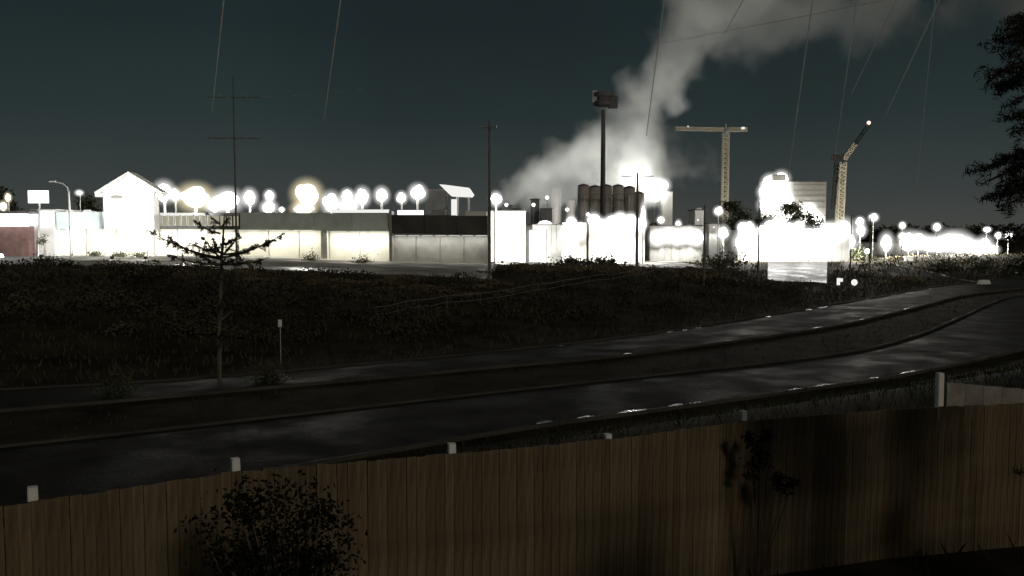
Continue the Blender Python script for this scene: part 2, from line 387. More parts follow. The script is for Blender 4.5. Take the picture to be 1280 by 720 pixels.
# tall weeds on the crest and scrub humps along the bank: one tangled mass
mb = MB()
def hump(x, y, r, hgt, n, size):
    p = rng.normal(size=(n, 3)); p /= np.linalg.norm(p, axis=1)[:, None]; p *= rng.uniform(0.55, 1.0, n)[:, None]
    p[:, 2] = np.abs(p[:, 2]); q = p*np.array([r, r, hgt]) + np.array([x, y, h1(x, y)]); leafcloud(mb, q, size)
for k in range(330):
    px = random.uniform(-40, 1130); Y = random.uniform(62, 103 if px < 600 else 122); x = (px-640)/F*Y
    sf = float(sdist(AFF, x, Y)[0])
    if sf < 9: continue
    hump(x, Y, random.uniform(1.0, 2.6), random.uniform(0.5, 1.25), 110, 0.17)
struct(mb.build('bank_scrub', 'grass'), 'stuff'); mb = MB()
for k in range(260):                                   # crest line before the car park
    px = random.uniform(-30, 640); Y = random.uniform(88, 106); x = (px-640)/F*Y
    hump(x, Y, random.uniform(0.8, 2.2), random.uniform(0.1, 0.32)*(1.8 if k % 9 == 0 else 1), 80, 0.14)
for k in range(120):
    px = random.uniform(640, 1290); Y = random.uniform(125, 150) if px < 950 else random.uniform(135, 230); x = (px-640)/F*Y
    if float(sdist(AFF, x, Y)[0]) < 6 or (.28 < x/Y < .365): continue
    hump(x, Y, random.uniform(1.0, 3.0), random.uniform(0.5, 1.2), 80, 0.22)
struct(mb.build('lit_crest_weeds', 'weed'), 'stuff')

# ------------------------------------------------------------------ board fence with white-topped posts
TOP = 4.72
fl = [onz(x, y, TOP) for x, y in [(-160, 660), (0, 632), (41, 627), (296, 589), (566, 567), (762, 549), (932, 526), (1110, 512), (1290, 503)]]
F0, F1 = Vector((fl[0].x, fl[0].y)), Vector((fl[-1].x, fl[-1].y))
fence = thing('board_fence', (fl[3].x, fl[3].y, YARD), 'brown upright-board fence with white-topped posts across the foreground', 'fence')
path = [Vector((p.x, p.y)) for p in fl]
fd = [0]
for a, b in zip(path, path[1:]): fd.append(fd[-1]+(b-a).length)
def on_fence(s):
    for i in range(len(path)-1):
        if s <= fd[i+1] or i == len(path)-2:
            u = (s-fd[i])/(fd[i+1]-fd[i]); d = (path[i+1]-path[i]).normalized(); return path[i].lerp(path[i+1], u), math.atan2(d.y, d.x)
bw = 0.143
bms = []
for k in range(4):
    bb = MB().box((0, 0, 0), (bw-0.003, 0.022, TOP-YARD+0.25), 0, 0.005); o = bb.build('board', 'board'); bms.append(o.data); bpy.data.objects.remove(o)
s = 0.0
while s < fd[-1]-0.1:
    p, a = on_fence(s+bw/2)
    inst('board', random.choice(bms), fence, (p.x, p.y, (TOP+YARD-0.25)/2 + random.uniform(-0.014, 0.010)), (random.uniform(-.006, .006), random.uniform(-.006, .006), a+random.uniform(-.03, .03)))
    s += bw
for zz in (YARD+0.4, TOP-0.35):
    for i in range(len(path)-1):
        a, b_ = path[i], path[i+1]; c = (a+b_)/2; d = b_-a; n = Vector((-d.y, d.x)).normalized()*0.045
        MB().box((c.x+n.x, c.y+n.y, zz), (d.length, 0.05, 0.09), math.atan2(d.y, d.x)).build('rail', 'rail', fence)
capm = None
for i, (px, py) in enumerate([(41, 627), (296, 589), (566, 567), (762, 549), (932, 526)]):
    p = onz(px, py, TOP); ang = on_fence(fd[[2, 3, 4, 5, 6][i]])[1]; n = Vector((-math.sin(ang), math.cos(ang)))*0.07
    hgt = [0.165, 0.165, 0.14, 0.07, 0.165][i]
    po = MB().box((p.x+n.x, p.y+n.y, (TOP+YARD)/2-0.1), (0.10, 0.10, TOP-YARD+0.2), ang, 0.012).build('post', 'wood', fence)
    MB().box((p.x+n.x, p.y+n.y, TOP+hgt/2), (0.118, 0.118, hgt), ang, 0.014, 0.94).build('post_cap', 'postw', po)

# pale side fence behind the board fence at the right
pf = thing('pale_side_fence', (*at(1175, 500, 18.2).xy, 3.0), 'low pale grey fence with one taller white end post at the right edge', 'fence')
A_, B_ = at(1184, 478, 18.3), at(1400, 497, 17.2)
nb = 9
for k in range(nb):
    a = A_.lerp(B_, k/nb); b2_ = A_.lerp(B_, (k+1)/nb); c = (a+b2_)/2; d = b2_-a
    MB().box((c.x, c.y, (c.z+2.6)/2), (Vector((d.x, d.y)).length-0.008, 0.03, c.z-2.6), math.atan2(d.y, d.x)).build('panel_board', 'paleboard', pf)
p = at(1175, 466, 18.25); MB().box((p.x, p.y, (p.z+2.4)/2), (0.14, 0.14, p.z-2.4), 0.1, 0.02, 0.97).build('end_post', 'postw', pf)

# ------------------------------------------------------------------ plants
def tree(name, loc, height, rad, label, cat='tree', group=None, n=900, size=0.5, trunk=0.25, m='shrub', low=0.3, seed=1):
    rr = np.random.default_rng(seed); t = thing(name, loc, label, cat, group); x, y, z = loc
    mb = MB(); mb.tube([(x, y, z-0.2), (x+0.1, y, z+height*0.4), (x, y, z+height*0.8)], [trunk, trunk*0.7, trunk*0.2], 7)
    for k in range(7):
        a = rr.uniform(0, 6.28); zz = z+height*rr.uniform(low, 0.7); L = rad*0.7
        mb.tube([(x, y, zz), (x+math.cos(a)*L*0.6, y+math.sin(a)*L*0.6, zz+height*0.1), (x+math.cos(a)*L, y+math.sin(a)*L, zz+height*0.16)], [trunk*0.4, trunk*0.25, trunk*0.1], 5)
    mb.build('trunk', 'bark', t)
    cr = MB(); nc = 16
    for k in range(nc):
        a = rr.uniform(0, 6.28); q = rr.uniform(0, 1); zz = low+(1-low)*rr.uniform(0.1, 0.95); w = rad*(1-((zz-low)/(1-low)-0.35)**2*1.3)
        c = np.array([x+math.cos(a)*w*q*0.8, y+math.sin(a)*w*q*0.8, z+height*zz*0.93])
        p = rr.normal(size=(n//nc, 3))*np.array([0.24, 0.24, 0.17])*rad + c; leafcloud(cr, p, size)
    cr.build('crown', m, t); return t
def shrub(loc, r, hgt, label, group=None, n=260, size=0.16, m='shrub', name='shrub'):
    mb = MB(); 
    for k in range(6): 
        a = random.uniform(0, 6.28); mb.tube([(loc[0], loc[1], loc[2]-0.05), (loc[0]+math.cos(a)*r*.5, loc[1]+math.sin(a)*r*.5, loc[2]+hgt*.7)], [0.03, 0.012], 5)
    p = rng.normal(size=(n, 3))*0.42; p[:, 2] = np.abs(p[:, 2])*1.0+0.1
    leafcloud(mb, p*np.array([r, r, hgt]) + np.array(loc), size)
    t = thing(name, loc, label, 'shrub', group); mb.build('foliage', m, t); return t
def gp(px, Y): 
    x = (px-640)/F*Y; return (x, Y, h1(x, Y))
# shrubs before the shops
for px, Y, r, hh, lab in [(58, 121, 2.2, 1.0, 'wide low dark shrub at the foot of the small bare tree'),
                          (118, 147, 1.3, 0.9, 'small shrub beside the left pillar of the gabled porch'),
                          (150, 141, 1.4, 0.9, 'left one of the low shrubs under the gabled porch'),
                          (174, 141, 1.6, 1.0, 'right one of the low shrubs under the gabled porch'),
                          (388, 140, 1.5, 1.3, 'round shrub before the white wall left of the grey pilaster'),
                          (452, 138, 1.8, 1.2, 'broad shrub before the white wall right of the grey pilaster')]:
    shrub(gp(px, Y), r, hh, lab)
for px, Y, r, hh, lab in [(143, 42.5, 1.1, 1.5, 'pale weedy bush by the near edge of the far road at the left'),
                          (330, 47, 1.2, 0.8, 'low bush right of the young conifer trunk on the bank')]:
    shrub(gp(px, Y), r, hh, lab, n=420, size=0.09)
tree('young_tree', gp(55, 143), 3.9, 1.2, 'small bare young tree before the brightest shop front at the left', n=260, size=0.14, trunk=0.07, low=0.45, seed=5)
tree('broad_tree', gp(4, 175), 13, 4, 'dim tree rising behind the left edge shop', n=1100, size=0.45, seed=3)
tree('broad_tree.001', gp(112, 178), 12, 3, 'dim narrow tree behind the roof left of the gabled porch', n=900, size=0.4, seed=4)

# young conifer at the roadside, its top against the lit shops
cx, cy, cz = gp(271, 47.0)
yc = thing('young_conifer', (cx, cy, cz), 'sparse young conifer with upswept branches before the white shop wall', 'tree')
topz = zat(268, 47)
mb = MB(); mb.tube([(cx, cy, cz-0.2), (cx+0.05, cy, cz+3), (cx+0.25, cy, zat(330, 47)), (cx+0.45, cy, topz)], [0.13, 0.11, 0.09, 0.03], 8); mb.build('trunk', 'bark', yc)
def cbranch(x0, z0, tip, m1, m2, dens=1.0, yoff=0.0):
    p0 = Vector((x0, cy, z0)); p2 = Vector(tip); p1 = p0.lerp(p2, 0.5) + Vector((0, 0, -0.35*(p2-p0).length*0.35))
    pts = [(1-t)**2*p0 + 2*t*(1-t)*p1 + t*t*p2 for t in [i/8 for i in range(9)]]
    m1.tube(pts, [0.05*(1-i/9)+0.012 for i in range(9)], 5)
    n = int((p2-p0).length*dens*4.2)
    for k in range(n):                                     # side sprays of needles
        t = random.uniform(0.12, 1.0)**0.9; b = (1-t)**2*p0 + 2*t*(1-t)*p1 + t*t*p2
        dr = (p2-p0).normalized(); sd = Vector((random.gauss(0, .5), random.gauss(0, .6), random.gauss(0.05, .6)))
        tw = (dr*0.7 + sd).normalized()*random.uniform(0.25, 0.62)*(1.15-t*0.6)
        m1.tube([b, b+tw], [0.012, 0.005], 4)
        q = np.array([(b+tw*u) for u in np.linspace(0.05, 1, 9)]); q = np.repeat(q, 5, 0) + rng.normal(0, 0.035, (45, 3)); leafcloud(m2, q, 0.075, 0.22)
m1, m2 = MB(), MB()
X47 = lambda px: (px-640)/F*47
for tx, ty, yo, z0 in [(191, 289, -0.3, 322), (205, 297, 0.5, 324), (356, 291, 0.2, 322), (345, 300, -0.8, 318), (243, 277, 0.2, 292), (300, 300, -1.4, 305), (262, 268, 0, 280),
                       (216, 318, -0.6, 330), (332, 322, 0.7, 330), (255, 300, 1.5, 316), (284, 270, 0.4, 285), (240, 320, 1.6, 332), (310, 318, -1.6, 330), (268, 296, -1.6, 322), (290, 292, 1.4, 320), (238, 300, -.8, 315)]:
    cbranch(X47(276), zat(z0, 47), (X47(tx), cy+yo, zat(ty, 47)), m1, m2, 1.25)
for k in range(14):
    a = random.uniform(0, 6.28); L = random.uniform(0.6, 1.7); zz = random.uniform(cz+1.8, zat(345, 47))
    cbranch(cx+0.08, zz, (cx+math.cos(a)*L, cy+math.sin(a)*L, zz+0.35), m1, m2, 0.6)
m1.build('branch', 'bark', yc); m2.build('needles', 'needle', yc)

# tall conifer beyond the right edge whose boughs reach into view
tx, ty = 7.7, 10.6
tz = h1(tx, ty)
ct = thing('conifer', (tx, ty, tz), 'dark conifer boughs hanging in from the right edge against the sky', 'tree')
MB().tube([(tx, ty, tz-0.2), (tx, ty, tz+6), (tx, ty, 13.5)], [0.2, 0.14, 0.03], 9).build('trunk', 'bark', ct)
m1, m2 = MB(), MB()
def bough(p0, p2, dens=19):
    p0, p2 = Vector(p0), Vector(p2); p1 = p0.lerp(p2, 0.55)+Vector((0, 0, 0.25)); L = (p2-p0).length
    cur = lambda t: (1-t)**2*p0 + 2*t*(1-t)*p1 + t*t*p2
    m1.tube([cur(i/6) for i in range(7)], [0.035*(1-i/7)+0.008 for i in range(7)], 5)
    for k in range(int(L*dens)):
        t = random.uniform(0.1, 1.0); b = cur(t); d = (p2-p0).normalized()
        tw = (d*0.6+Vector((random.gauss(0, .6), random.gauss(0, .6), random.gauss(-.25, .35)))).normalized()*random.uniform(.15, .42)*(1.2-t*0.5)
        q = np.array([b+tw*u for u in np.linspace(0.05, 1, 7)]); q = np.repeat(q, 5, 0)+rng.normal(0, 0.024, (35, 3)); leafcloud(m2, q, 0.062, 0.11)
for px, py, dz in [(1258, 28, .2), (1254, 48, .3), (1262, 66, .3), (1249, 92, .5), (1252, 108, .4), (1263, 128, .3), (1262, 150, .3), (1272, 165, .3), (1230, 212, .5), (1236, 226, .5), (1238, 246, .4), (1252, 258, .3), (1244, 236, .3), (1270, 40, .3), (1268, 100, .3), (1262, 240, .3), (1290, 190, .3), (1262, 300, .4), (1278, 330, .4)]:
    p = at(px, py, ty + random.uniform(-0.5, 0.5)); bough((tx, ty, p.z+dz), p)
for k in range(120):
    a = random.uniform(-3.14, 3.14); zz = random.uniform(tz+1.2, 12); L = (0.8 if abs(a) > 1.4 else 2.0)*(13.6-zz)/9; 
    bough((tx, ty, zz+0.3), (tx+math.cos(a)*L, ty+math.sin(a)*L, zz), 10)
m1.build('branch', 'bark', ct); m2.build('needles', 'needle', ct)
for (dx, dy, sc_, rz, lab) in [(-1.15, -2.5, .9, .2, 'second conifer, added to shade the fence, out of view to the right'), (2.1, 2.3, .9, -.2, 'third conifer, added to shade the fence, out of view beyond the right edge'), (.95, .9, .9, .1, 'fourth conifer, added to shade the fence, out of view close to the one whose boughs show')]:  # unseen conifers added to shade the right half of the fence
    c_ = ct.copy(); COL.objects.link(c_); c_.name = 'conifer'; c_.location = (tx+dx, ty+dy, h1(tx+dx, ty+dy)); c_.rotation_euler = (0, 0, rz); c_.scale = (sc_*.95, sc_*.95, sc_*(.62 if dx < 0 else 1.0)); c_['label'] = lab
    for ch in ct.children:
        k_ = ch.copy(); COL.objects.link(k_); k_.parent = c_; k_.matrix_parent_inverse = ch.matrix_parent_inverse.copy()

# dark bush in the yard before the fence
bp_ = at(345, 700, 9.6)
mb = MB(); mt = MB()
for k in range(44):
    t = random.uniform(0, 1); px = 265+t*165+random.gauss(0, 14); py = 612+abs(random.gauss(0, 50))+ (30 if abs(px-345) > 60 else 0)
    c = at(px, py, random.uniform(9.6, 10.4)); mt.tube([(bp_.x+random.gauss(0, .1), 9.9, YARD-0.1), (c.x*0.5+bp_.x*0.5, 9.95, (c.z+YARD)/2+0.4), c], [0.02, 0.014, 0.005], 5)
    for u in np.linspace(0.45, 1, 4):
        q = np.array([bp_.x+(c.x-bp_.x)*u, 9.9+(c.y-9.9)*u, YARD+(c.z-YARD)*u]) + rng.normal(0, 0.11, (50, 3)); leafcloud(mb, q, 0.036)
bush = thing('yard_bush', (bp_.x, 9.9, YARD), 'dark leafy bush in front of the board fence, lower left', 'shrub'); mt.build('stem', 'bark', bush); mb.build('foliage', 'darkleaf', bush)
mb = MB(); mt = MB(); c0 = at(945, 548, 14.6)
for px, py, s_ in [(936, 548, .05), (958, 546, .05), (946, 560, .10), (950, 576, .09), (940, 592, .07), (952, 566, .08), (980, 610, .09), (972, 600, .05), (990, 604, .05)]:
    c = at(px, py, 14.62+random.uniform(-.05, .02)); q = np.array(c)+rng.normal(0, s_, (90, 3))*np.array([1, .3, 1]); leafcloud(mb, q, 0.04); mt.tube([(c0.x+.1, 14.75, YARD), (c.x, c.y, c.z)], [0.012, 0.005], 4)
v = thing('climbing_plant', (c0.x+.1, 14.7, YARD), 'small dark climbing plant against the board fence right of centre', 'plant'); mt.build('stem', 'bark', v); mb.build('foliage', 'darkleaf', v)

# ------------------------------------------------------------------ shops on the left
def bx(mb, px0, px1, py0, py1, Y, depth):          # box whose front stands at Y and spans the given outline
    a, b = at(px0, py0, Y), at(px1, py1, Y)
    return mb.box(((a.x+b.x)/2, Y+depth/2, (a.z+b.z)/2), (abs(b.x-a.x), depth, abs(a.z-b.z)))
def gz(px, Y): return h1((px-640)/F*Y, Y)
def soffit(px0, px1, py, Y, n, power, root):
    for k in range(n):
        a = at(px0+(px1-px0)*(k+.5)/n, py, Y); w = (px1-px0)/n/F*Y*0.8
        MB().box((a.x, Y, a.z-0.06), (w, 0.35, 0.08)).build('soffit_light', 'soft', root)
        light('AREA', (a.x, Y, a.z-0.12), (a.x, Y+0.35, a.z-3), power, root, (1, 0.97, 0.88), w, 0.35)

sh = thing('long_shop', (*at(290, 325, 152).xy, BANK), 'long white-walled shop row with a dark flat fascia', 'building')
panels = [(70+i*(418/11), 70+(i+1)*(418/11)) for i in range(11)]
for x0, x1 in panels: bx(MB(), x0+.12, x1-.12, 280, 327, 152.5, 0.3).build('wall_panel', 'cream', sh)
bx(MB(), 70, 488, 266, 328, 152.9, 22).build('shell', 'greywall', sh)
x_ = [(70, 128.5, 265, 286), (300, 345, 265.5, 287), (345, 392, 266, 287.4), (392, 440, 266.5, 288), (440, 488, 267, 288.6)]
for x0, x1, y0, y1 in x_: bx(MB(), x0+.08, x1-.08, y0, y1, 149, 3.8).build('fascia', 'fascia', sh)
bx(MB(), 193, 300, 266, 269, 149, 3.8).build('fascia_cap', 'trim', sh)
bx(MB(), 193, 300, 283, 286.5, 149, 3.8).build('fascia', 'fasciab', sh)
bx(MB(), 193, 300, 269, 283, 150.2, 2).build('clerestory_back', 'fascia', sh)
for k in range(13):
    w = bx(MB(), 194+k*8.1, 201.4+k*8.1, 269.2, 282.8, 149.4, 0.8).build('window', 'trim', sh)
    bx(MB(), 194.7+k*8.1, 200.7+k*8.1, 270, 282.2, 149.36, 0.2).build('pane', 'pane', w)
for px in (405,): bx(MB(), px-4, px+4, 288, 327, 150.5, 1.6).build('pilaster', 'greywall', sh)
bx(MB(), 486, 490, 264, 328, 148.6, 3).build('end_post', 'steel', sh)
soffit(70, 130, 287, 150.4, 2, 650, sh); soffit(193, 398, 287.5, 150.4, 6, 720, sh); soffit(410, 486, 289.4, 150.4, 3, 760, sh)
w2 = thing('end_shop', (*at(550, 330, 150).xy, BANK), 'dim grey end wing of the shop row under a nearly black fascia', 'building')
for k in range(4): bx(MB(), 490.3+k*30, 520-.2+k*30, 286, 331, 151.5, 0.3).build('wall_panel', 'greywall', w2)
bx(MB(), 490, 610, 272, 331, 151.9, 20).build('shell', 'greywall', w2)
for k in range(3): bx(MB(), 490.3+k*40, 530-.2+k*40, 268.5+k*.6, 292+k*.6, 149, 2.6).build('fascia', 'fasciab', w2)
soffit(492, 610, 294, 150.2, 7, 140, w2)
bx(MB(), 582, 608, 264, 273, 155, 6).build('roof_box', 'white', w2)
bx(MB(), 540, 556, 262, 269, 156, 5).build('roof_box', 'greywall', w2)
# gabled porch
gb = thing('gabled_porch', (*at(161, 325, 146).xy, BANK), 'brilliant white gabled entrance tower on two pillars', 'building')
a, b = at(119, 240, 146), at(203, 240, 146); ap = at(161, 214.5, 146)
bx(MB(), 128.5, 193, 240, 287, 146.4, 2.2).build('tower_wall', 'white', gb)
zb = at(161, 240, 146).z
MB().prism([(a.x+0.5, zb), (b.x-0.5, zb), (ap.x, ap.z-0.35)], 146.3, 148.4).build('gable', 'white', gb)
MB().prism([(a.x, zb-0.25), (a.x, zb), (ap.x, ap.z), (ap.x, ap.z-0.3), (a.x+0.6, zb-0.25)], 145.7, 148.6).build('roof', 'white', gb)
MB().prism([(b.x, zb), (b.x, zb-0.25), (b.x-0.6, zb-0.25), (ap.x+.001, ap.z-0.3), (ap.x+.001, ap.z)], 145.7, 148.6).build('roof', 'white', gb)
for x0, x1 in ((118.5, 128), (193.5, 203)): bx(MB(), x0, x1, 241.5, 246, 146, 2).build('eave_box', 'white', gb)
c = at(146, 246.5, 146.3); MB().ball(c, (1.0, 0.12, 0.25), 12, 6).build('vent', 'greywall', gb)
bx(MB(), 129, 133.5, 286, 328, 146.6, 0.8).build('pillar', 'white', gb); bx(MB(), 188, 192.5, 286, 328, 146.6, 0.8).build('pillar', 'white', gb)
soffit(134, 188, 287.5, 149.6, 2, 1300, gb)
def floodlight(px, Y, tgt, power, label, group='ground floodlights', spot=70, hgt=0.5, color=(1, 0.985, 0.95), z=None):
    x, y, zz = gp(px, Y); t = thing('floodlight', (x, y, zz), label, 'floodlight', group)
    d = (Vector(tgt)-Vector((x, y, zz+hgt))).normalized(); rz = math.atan2(d.y, d.x)-math.pi/2
    MB().box((x, y, zz+hgt), (0.5, 0.25, 0.36), rz, 0.04).build('housing', 'dark', t)
    f = Vector((d.x, d.y, 0)).normalized()*0.135
    MB().box((x+f.x, y+f.y, zz+hgt), (0.42, 0.02, 0.28), rz, 0.02).build('lens', 'soft', t)
    MB().tube([(x, y, zz-0.1), (x, y, zz+hgt-0.17)], 0.04, 6).build('stand', 'dark', t)
    light('SPOT', (x+f.x*1.6, y+f.y*1.6, zz+hgt), tgt, power, t, color, 0.2, spot=spot); return t
g = at(161, 248, 146)
floodlight(140, 124, g, 26000, 'left ground floodlight aimed at the white gable'); floodlight(182, 124, g, 26000, 'right ground floodlight aimed at the white gable')

# left edge shop with a lit sign band
ls = thing('corner_shop', (*at(10, 312, 146).xy, BANK), 'red-brown shop at the left edge under a glowing white sign band', 'building')
bx(MB(), -60, 36, 283, 324, 147, 12).build('wall', 'redwall', ls); bx(MB(), -62, 33, 267, 283, 146, 1).build('sign_band', 'sign', ls)
bx(MB(), -64, 37, 264, 267, 145.8, 13).build('roof', 'roofm', ls)
bf = thing('bright_shop', (*at(50, 313, 149).xy, BANK), 'small shop with a dazzling floodlit white front at the left', 'building')
bx(MB(), 37, 69.5, 263, 327, 149, 14).build('wall', 'white', bf); bx(MB(), 36, 70, 261.5, 263, 148.8, 14.5).build('roof', 'trim', bf)
bx(MB(), 40, 66, 266, 281, 148.7, 0.3).build('sign_panel', 'sign', bf); bx(MB(), 30, 37, 284, 296, 147.6, 1.0).build('lit_awning', 'sign', bf)
floodlight(52, 132, at(52, 290, 149), 9000, 'ground floodlight aimed at the bright white shop front')
pl = thing('pylon_sign', gp(48, 143), 'blank glowing white pylon sign above the bright shop', 'sign')
a = at(48, 246, 143); MB().box(a, (3.2, 0.5, 2.0), 0, 0.1).build('sign_box', 'sign', pl); MB().tube([gp(48, 143), (a.x, 143.3, a.z-0.9)], 0.16, 8).build('pole', 'steel', pl)
a = at(1, 324, 140); bl = thing('lit_bollard', (a.x, 140, gz(1, 140)), 'small glowing bollard at the far left edge', 'bollard')
MB().tube([(a.x, 140, gz(1, 140)), (a.x, 140, a.z)], 0.18, 8).build('post', 'steel', bl); MB().ball((a.x, 140, a.z+.3), (.45, .45, .6)).build('lamp_globe', 'lamp', bl)

# ------------------------------------------------------------------ lamps
_halo = {}
def halo_mat(r, col=(1, .985, .95)):                    # glare halo round a lamp, added as emission that fades to the rim
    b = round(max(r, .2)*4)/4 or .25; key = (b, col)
    if key in _halo: return _halo[key]
    m = bpy.data.materials.new('lamp_halo'); m.use_nodes = True; t = m.node_tree; t.nodes.clear(); N = t.nodes.new; L = t.links.new
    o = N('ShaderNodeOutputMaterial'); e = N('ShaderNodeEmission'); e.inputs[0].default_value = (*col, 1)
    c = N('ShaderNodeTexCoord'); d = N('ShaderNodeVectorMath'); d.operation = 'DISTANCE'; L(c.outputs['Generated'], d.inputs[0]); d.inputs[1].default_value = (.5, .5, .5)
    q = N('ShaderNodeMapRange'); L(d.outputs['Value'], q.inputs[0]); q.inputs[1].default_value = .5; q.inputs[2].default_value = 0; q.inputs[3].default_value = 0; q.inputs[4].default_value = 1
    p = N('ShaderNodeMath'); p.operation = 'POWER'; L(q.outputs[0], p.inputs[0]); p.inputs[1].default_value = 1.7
    k = N('ShaderNodeMath'); k.operation = 'MULTIPLY'; L(p.outputs[0], k.inputs[0]); k.inputs[1].default_value = HALO/b
    L(k.outputs[0], e.inputs[1]); L(e.outputs[0], o.inputs['Volume']); _halo[key] = m; return m
HALO = 2.2
def halo(root, c, rx, rz, col=(1, .985, .95)): MB().ball(c, (rx, (rx+rz)/2, rz), 12, 8).build('glare_halo', halo_mat((rx+rz)/2, col), root, True)
def lamp(px, py, w, h, Y, label, m='lamp', group='bright area lamps', power=0, heads=4, name='area_lamp', pole='steel'):
    a = at(px, py, Y); s_ = Y/F; g_ = h1(a.x, Y)
    t = thing(name, (a.x, Y, g_), label, 'lamp', group)
    MB().tube([(a.x, Y+0.2, g_-0.1), (a.x, Y+0.2, a.z)], [0.14, 0.12 if group != 'lamps above the shop roof' else min(.33, w*.013)], 7).build('pole', 'white' if group == 'lamps above the shop roof' else pole, t)
    mb = MB()
    halo(t, a, w/2*s_*1.65, h/2*s_*1.65, (1, .86, .55) if m == 'lampw' else (1, .985, .95))
    rx, rz = w/2*s_*.92, h/2*s_*.92
    mb.ball(a, (rx*0.82, rx*0.6, rz*0.86), 12, 8, 0.05)
    for k in range(heads):
        an = 6.28*k/heads+random.uniform(-.5, .5); q = random.uniform(.3, .55)
        mb.ball((a.x+math.cos(an)*rx*q, a.y+random.uniform(-.2, .2), a.z+math.sin(an)*rz*q), (rx*random.uniform(.4, .62), rx*.5, rz*random.uniform(.4, .62)), 10, 7, 0.05)
    mb.build('lamp_head', m, t, True)
    if power: light('POINT', (a.x, Y-rx-0.3, a.z), (a.x, Y-9, a.z), power, t, (1, 0.95, 0.85), 0.5)
    return t
G1 = 'lamps above the shop roof'
for px, py, w, h, Y, lab, m, pw in [
    (205, 240, 23, 25, 172, 'round white lamp touching the right eave of the gable', 'lamp', 0),
    (219, 244, 13, 16, 176, 'small lamp second right of the gable', 'lamp', 0),
    (244, 247, 40, 31, 168, 'wide yellowish-white lamp cluster between the gable and the conifer', 'lampw', 9000),
    (284, 251, 34, 27, 170, 'broad lamp cluster straight above the young conifer', 'lampc', 0),
    (268, 257, 22, 17, 171, 'low lamp just left of the conifer top', 'lampc', 0),
    (312, 247, 17, 21, 172, 'oval lamp just right of the tall crossarm pole', 'lamp', 0),
    (337, 245, 13, 14, 173, 'upper bulb of the stacked lamp pair right of the conifer', 'lamp', 0),
    (336, 259, 19, 16, 172, 'lower bulb of the stacked lamp pair right of the conifer', 'lamp', 0),
    (384, 243, 33, 32, 168, 'largest glowing lamp above the middle of the shop roof', 'lampw', 12000),
    (380, 261, 28, 16, 167, 'low glow under the largest lamp above the shop roof', 'lampw', 0),
    (414, 254, 22, 26, 170, 'low lamp next right of the largest lamp', 'lamp', 0),
    (436, 258, 26, 25, 170, 'wide low lamp in the middle of the merged row', 'lamp', 0),
    (434, 244, 15, 15, 174, 'upper bulb rising out of the merged row', 'lamp', 0),
    (453, 246, 18, 22, 170, 'right end lamp of the merged row', 'lamp', 0),
    (477, 244, 17, 19, 172, 'mushroom-shaped lamp above the end post of the white wall', 'lamp', 0),
    (502, 247, 13, 14, 173, 'smaller mushroom lamp over the black fascia', 'lamp', 0),
    (522, 241, 20, 20, 172, 'larger mushroom lamp over the black fascia', 'lamp', 0),
    (352, 262, 8, 6, 172, 'tiny low lamp left of the largest lamp', 'lamp', 0),
    (4, 258, 9, 12, 165, 'lower dim yellow lamp above the left edge shop', 'lampw', 0),
    (10, 247, 7, 11, 168, 'upper dim yellow lamp above the left edge shop', 'lampw', 0)]:
    lamp(px, py, w, h, Y, lab, m, G1, pw)
# lit roof edge boxes under the mushroom lamps
rl = thing('lit_roof_sign', (*at(512, 266, 156).xy, at(512, 270, 156).z), 'low glowing strip sign on the roof under two mushroom lamps', 'sign')
bx(MB(), 497, 529, 263, 269.5, 156, 0.6).build('sign_face', 'sign', rl); bx(MB(), 496.5, 529.5, 262.6, 270, 156.7, .3).build('sign_frame', 'trim', rl)
rl = thing('lit_roof_sign', (*at(470, 264, 157).xy, at(470, 268, 157).z), 'faint glowing strip sign on the roof under the merged lamps', 'sign')
bx(MB(), 415, 486, 262, 268, 157, 0.6).build('sign_face', 'soft', rl); bx(MB(), 414.5, 486.5, 261.6, 268.4, 157.7, .3).build('sign_frame', 'trim', rl)
for px, Y, lab in [(477, 171, ''), (502, 172, ''), (522, 171, '')]: pass
# canopy and lit column right of the lamps
cn = thing('tilted_canopy', gp(570, 178), 'tilted white lit canopy above the end of the shop row', 'canopy')
a, b = at(550, 231, 178), at(592, 246, 178)
MB().prism([(a.x, a.z), (a.x+1.2, a.z-0.1), (b.x-.8, a.z-.7), (b.x, b.z+.5), (b.x-.4, b.z), (a.x+2.2, b.z+.2)], 176, 182).build('canopy_top', 'soft', cn)
MB().tube([(a.x+3.4, 179, gz(570, 178)), (a.x+3.4, 179, b.z)], 0.3, 8).build('column', 'steel', cn); MB().tube([(b.x-1, 179, gz(570, 178)), (b.x-1, 179, b.z)], 0.2, 8).build('column', 'steel', cn)
bx(MB(), 564, 571, 249, 275, 177, 0.8).build('lit_panel', 'soft', cn)
bd = thing('dark_block', (*at(543, 262, 180).xy, BANK), 'small dark block left of the tilted canopy', 'building')
bx(MB(), 531, 557, 238, 312, 184, 8).build('wall', 'fasciab', bd); bx(MB(), 530, 558, 236.5, 238, 183.6, 9).build('roof', 'roofm', bd)

